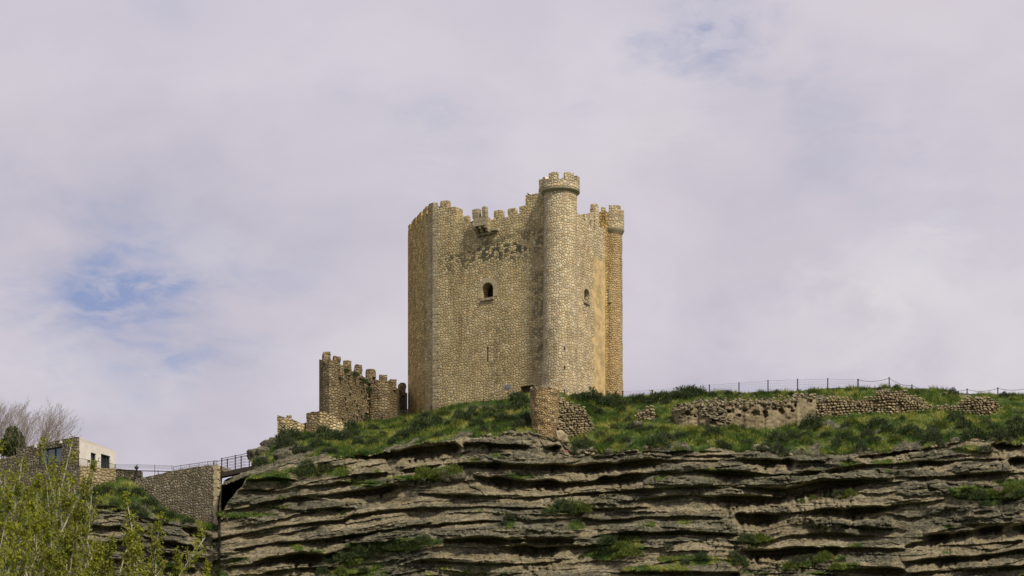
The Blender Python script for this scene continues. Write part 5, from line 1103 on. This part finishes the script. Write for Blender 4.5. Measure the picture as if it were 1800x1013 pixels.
bushes([(1455, 868, 12), (1475, 866, 12), (1495, 868, 9, 2), (1410, 880, 9, 2), (1430, 874, 9, 2), (1700, 868, 13), (1720, 870, 14), (1745, 864, 11, 2), (1780, 858, 13, 2), (1795, 868, 14), (1730, 886, 9), (1765, 872, 11, 2), (1420, 980, 10), (1450, 978, 10, 2), (1480, 982, 10), (1470, 996, 10, 2), (1400, 985, 9, 1), (1390, 995, 9, 2)], 'bushes on the right ledges of the cliff', 'bush on the right ledges of the cliff, #', 0)
bushes([(165, 868, 12), (190, 865, 14), (215, 868, 14), (240, 866, 12), (262, 882, 12), (280, 898, 10), (300, 908, 10), (200, 885, 12), (235, 888, 12), (170, 885, 10, 1), (250, 905, 10), (330, 918, 9), (290, 915, 9), (145, 880, 12)], 'bushes below the terrace wall', 'bush below the terrace and retaining walls, #', 0)

for q, (px_, py_, r_) in enumerate(CWP):
    D = float(np.interp(px_, [561, 579, 603, 622, 655, 668, 700, 716], [230.2, 228.3, 229.6, 232.5, 236.5, 235.2, 239.5, 243.5]))-.15; o = bpy.data.objects.new('wall_plant', rnd.choice(SHM[0])); COL.objects.link(o); o.location = W(px_, py_, D); s_ = r_/FPX*D; o.scale = (s_*1.1, s_*.6, s_*1.2)
    tag(o, 'dark plant growing from the curtain wall, '+['on the wall top left of the fourth merlon', 'largest clump under the third merlon', 'hanging in the hollow below the fourth merlon', 'lowest of those hanging in the hollow', 'small tuft nearest the left end of the wall', 'at the foot of the hollow'][q], 'plant', 'plants growing from the curtain wall')

rb = random.Random(21)
def fill(n, x0, x1, t0, t1, rr_, kinds):
    out = []
    for k in range(n):
        px = x0+(x1-x0)*(k+rb.random())/n; t = rb.uniform(t0, t1); l, c = float(lipf(px)), float(crf(px)); out.append((px, l+(c-l)*t, rb.uniform(*rr_), rb.choice(kinds)))
    return out
bushes(fill(20, 500, 760, .25, .95, (9, 15), [0, 0, 0, 1]), 'small dark bushes on the left slope', 'small dark tufty bush among the grass left of the keep, #')
bushes(fill(20, 765, 930, .2, .9, (7, 13), [0, 0, 1, 2]), 'small bushes on the slope under the keep', 'small tufty bush on the grass under the front wall, #')
bushes(fill(20, 1175, 1440, .84, .99, (8, 12), [0, 0, 1, 2]), 'scrub along the crest above the plastered wall', 'scrubby bush just above the plastered wall, #')
bushes(fill(20, 1000, 1300, .1, .6, (6, 11), [0, 1, 2, 2]), 'small bushes on the middle slope', 'small tufty bush on the middle slope, #')
bushes(fill(20, 1300, 1560, .05, .45, (6, 12), [0, 0, 1, 2]), 'small bushes along the rim under the dry stone wall', 'small bush near the rim below the dry stone wall, #')
bushes(fill(20, 1560, 1830, .05, .5, (7, 13), [0, 0, 1, 2]), 'small bushes along the far right rim', 'small bush near the far right rim, #')
# ------------------------------------------------------------------ trees
MBARK = plain('pale_bark', (.38, .36, .27), .9, var=.35, scale=6)
MBARK2 = plain('grey_brown_bark', (.24, .20, .16), .9, var=.3, scale=6)
MTL = [grass_mat('spring_leaves', [(.3, (.13, .15, .012)), (.5, (.22, .24, .022)), (.7, (.34, .34, .05))], 1.2, .35),
       grass_mat('olive_leaves', [(.3, (.10, .12, .016)), (.5, (.17, .18, .024)), (.7, (.26, .26, .045))], 1.2, .35)]
MCON = grass_mat('conifer_leaves', [(.3, (.03, .05, .015)), (.5, (.055, .08, .025)), (.7, (.09, .11, .035))], 1.5, .1)
def tree_parts(seed, H, z0, nst, spread, leaf, fan=1.0, lean=(.1, 0), fine=False, lsz=.10, dens=1.0, r0=.11, twl=1.0):
    """slender multi-stem tree; only limbs above z0 carry shoots. returns trunk MB and leaf arrays"""
    r = random.Random(seed); mb_ = MB(); tips = []
    def limb(p, d, Ln, rad, lvl, nseg=6):
        pts = [p]; rads = [rad]; dd = d.copy()
        for k in range(nseg):
            dd = (dd+Vector((r.gauss(0, .07), r.gauss(0, .07), .05 if lvl else .02))).normalized(); pts.append(pts[-1]+dd*Ln/nseg); rads.append(rad*(1-(k+1)/nseg*.8))
        mb_.tube(pts, rads, 5 if lvl < 2 else 3, False)
        if lvl >= 3: 
            for k in range(1, nseg+1): tips.append((pts[k], dd))
            return
        nb = {0: int(13*dens), 1: int(6*dens**2), 2: int(4*dens**2)}[lvl]; tv = max(0, (z0-1.5)/H) if lvl == 0 else .15; Hc = H-z0
        for k in range(nb):
            t = tv+(1-tv)*(k+r.random())/nb; i = min(nseg-1, int(t*nseg)); q = pts[i].lerp(pts[i+1], t*nseg-i)
            a = r.uniform(0, 6.283); up = (r.uniform(1.3, 2.6) if lvl == 0 else r.uniform(.8, 2.2))*fan; fr = (t-tv)/(1-tv)
            nd = (Vector((math.cos(a), math.sin(a), 0))+dd*up+Vector((lean[0], lean[1], 0))).normalized()
            limb(q, nd, Hc*r.uniform(.28, .45)*(1.1-fr*.85)*twl if lvl == 0 else Ln*r.uniform(.28, .5), max(rads[i]*.5, .009), lvl+1, 5 if lvl < 2 else 4)
        for k in range(nseg//2, nseg+1): tips.append((pts[k], dd))
    for s_ in range(nst):
        a = r.uniform(0, 6.283); d = Vector((math.cos(a)*spread+lean[0], math.sin(a)*spread+lean[1], 1)).normalized()
        limb(Vector((r.uniform(-.2, .2), r.uniform(-.2, .2), 0)), d, H*(1.0 if s_ == 0 else r.uniform(.84, .99)), r0*r.uniform(.7, 1.1), 0, 9)
    V = None
    if leaf:
        tp2 = np.array([list(t[0]) for t in tips if t[0].z > z0-1.5]); nL_ = leaf; rr = np.random.default_rng(seed)
        k = rr.integers(0, len(tp2), nL_); P = tp2[k]+rr.normal(0, .075, (nL_, 3))*np.array([1, 1, 1.5])
        d = rr.normal(0, .5, (nL_, 3)); d[:, 2] -= .5; d /= np.linalg.norm(d, axis=1)[:, None]; L_ = lsz*rr.uniform(.6, 1.4, nL_)[:, None]
        s2 = np.cross(d, rr.normal(size=(nL_, 3))); s2 /= np.linalg.norm(s2, axis=1)[:, None]
        V = np.stack([P, P+d*L_*.5+s2*L_*.3, P+d*L_, P+d*L_*.5-s2*L_*.3], 1).reshape(-1, 3)
    return mb_, V
def make_tree(name, label, cat, P, seed, H, z0, nst, spread, leaf, mat, bark=None, group=None, **kw):
    root = empty(name, (0, 0, 0), label, cat, group); mb_, V = tree_parts(seed, H, z0, nst, spread, leaf, **kw)
    t = mb_.build('trunk', bark or MBARK, root, normals=False)
    if V is not None: np_mesh('crown', V, np.arange(len(V)).reshape(-1, 4), mat, parent=root)
    mz = max(v[2] for v in mb_.v); root.scale = (1, 1, H/mz); root.location = P
    if leaf: tp = max(mb_.v, key=lambda v: v[2]); root.location.x -= tp[0]; root.location.y -= tp[1]
    return root
tall = [(-40, 790, 118, 0, .10), (8, 775, 121, 0, .09), (45, 800, 116, 1, .10), (78, 765, 122, 0, .08), (100, 835, 117, 1, .09), (124, 768, 125, 0, .03), (135, 885, 119, 1, .07), (-10, 850, 112, 1, .1), (60, 880, 111, 0, .1),
        (222, 868, 120, 0, .05), (200, 945, 116, 1, .07), (248, 925, 119, 0, .06), (285, 905, 124, 0, .035), (310, 965, 118, 1, .05), (365, 990, 121, 0, .04), (115, 930, 110, 1, .09), (175, 960, 112, 0, .07), (20, 920, 108, 0, .1), (25, 830, 114, 0, .08), (88, 850, 113, 1, .08), (128, 840, 120, 0, .05), (62, 835, 119, 0, .07)]
ttxt = ['leafy yellow green poplar cut by the left edge, tallest crown tip there', 'slim yellow green poplar rising highest near the left edge', 'yellow green poplar in front of the long stone wall of the house',
        'tall yellow green poplar whose tip crosses the house window', 'dense poplar below the left corner of the white house', 'thin stemmed poplar poking above the stone corner of the house', 'low poplar under the tan terrace wall', 'mid height olive poplar at the left edge in front of the taller ones',
        'bushy poplar filling the lower left in front of the house trees', 'separate pointed poplar below the path parapet', 'short leafy poplar left beside the separate pointed poplar', 'short poplar right beside the separate pointed poplar', 'sparse little poplar tip before the tall retaining wall',
        'low poplar tip among the rocks under the retaining wall', 'rightmost small poplar tip at the bottom below the retaining wall', 'low dense poplar at the bottom below the terrace wall', 'low poplar at the bottom between the house group and pointed poplar', 'nearest low poplar in the bottom left corner',
        'leafy poplar standing between the two tallest at the left edge', 'olive green poplar in front of the terrace side wall', 'slim poplar just right of the thin stemmed one at the house corner', 'yellow poplar between the house window and the left edge trees']
for k, (px, ty, D, mt, sp) in enumerate(tall):
    zt = zat(ty, D); zb_ = zat(1040, D); thin = sp < .06
    make_tree('poplar_tree', ttxt[k], 'tree', W(px, 0, D).xy.to_3d(), 500+k, zt, zb_, 2 if thin else 4, sp*.55, int((1600 if thin else 4300)*(1.0 if ty < 900 else .8)), MTL[mt], group='young poplars below the house', lean=(.035, 0), r0=.15, twl=.55 if thin else .8, lsz=.15)
bare = [(-30, 700, 236), (2, 696, 238), (34, 710, 233), (56, 704, 236), (74, 702, 234)]
btx = ['leafless tree at the left edge behind the stone house', 'leafless tree second from the left edge behind the stone house', 'leafless tree with fine upright twigs behind the middle of the stone house', 'leafless tree leaning right behind the house window', 'rightmost leafless tree behind the house with wind swept twigs']
for k, (px, ty, D) in enumerate(bare):
    zb_ = zat(830, D); make_tree('bare_tree', btx[k], 'tree', W(px, 830, D), 700+k, zat(ty-4, D)-zb_, 1.2, 3, .3, 0, None, MBARK2, 'leafless trees behind the house', lean=(.16, 0), r0=.07, dens=1.12, twl=1.9, fan=1.25)
# small dark evergreen behind the stone house
root = empty('evergreen_tree', (0, 0, 0), 'small dark evergreen behind the roof of the stone house', 'tree'); rr = np.random.default_rng(77); n_ = 5000
d = rr.normal(size=(n_, 3)); d /= np.linalg.norm(d, axis=1)[:, None]; rad = rr.uniform(.3, 1, n_)**.4*(1+.3*vnoise(d[:, 0]*2.5, d[:, 1]*2.5, d[:, 2]*3, 9)); Pq = d*rad[:, None]*np.array([1.25, 1.25, 1.6])+np.array([0, 0, 3.3]); Pq[:, :2] *= np.clip(1.25-.28*(Pq[:, 2:]-2.5), .3, 1.2)
dd = rr.normal(0, .5, (n_, 3)); dd[:, 2] += .6; s2 = np.cross(dd, rr.normal(size=(n_, 3)))*.12; Vq = np.stack([Pq-s2*.5, Pq+s2*.5, Pq+dd*.3], 1).reshape(-1, 3)
np_mesh('crown', Vq, np.arange(len(Vq)).reshape(-1, 3), MCON, parent=root); m = MB(); m.tube([(0, 0, -1), (.05, 0, 1.5), (0, 0, 3.5)], [.16, .12, .05], 7); m.build('trunk', MBARK2, root); root.location = W(22, 838, 233)
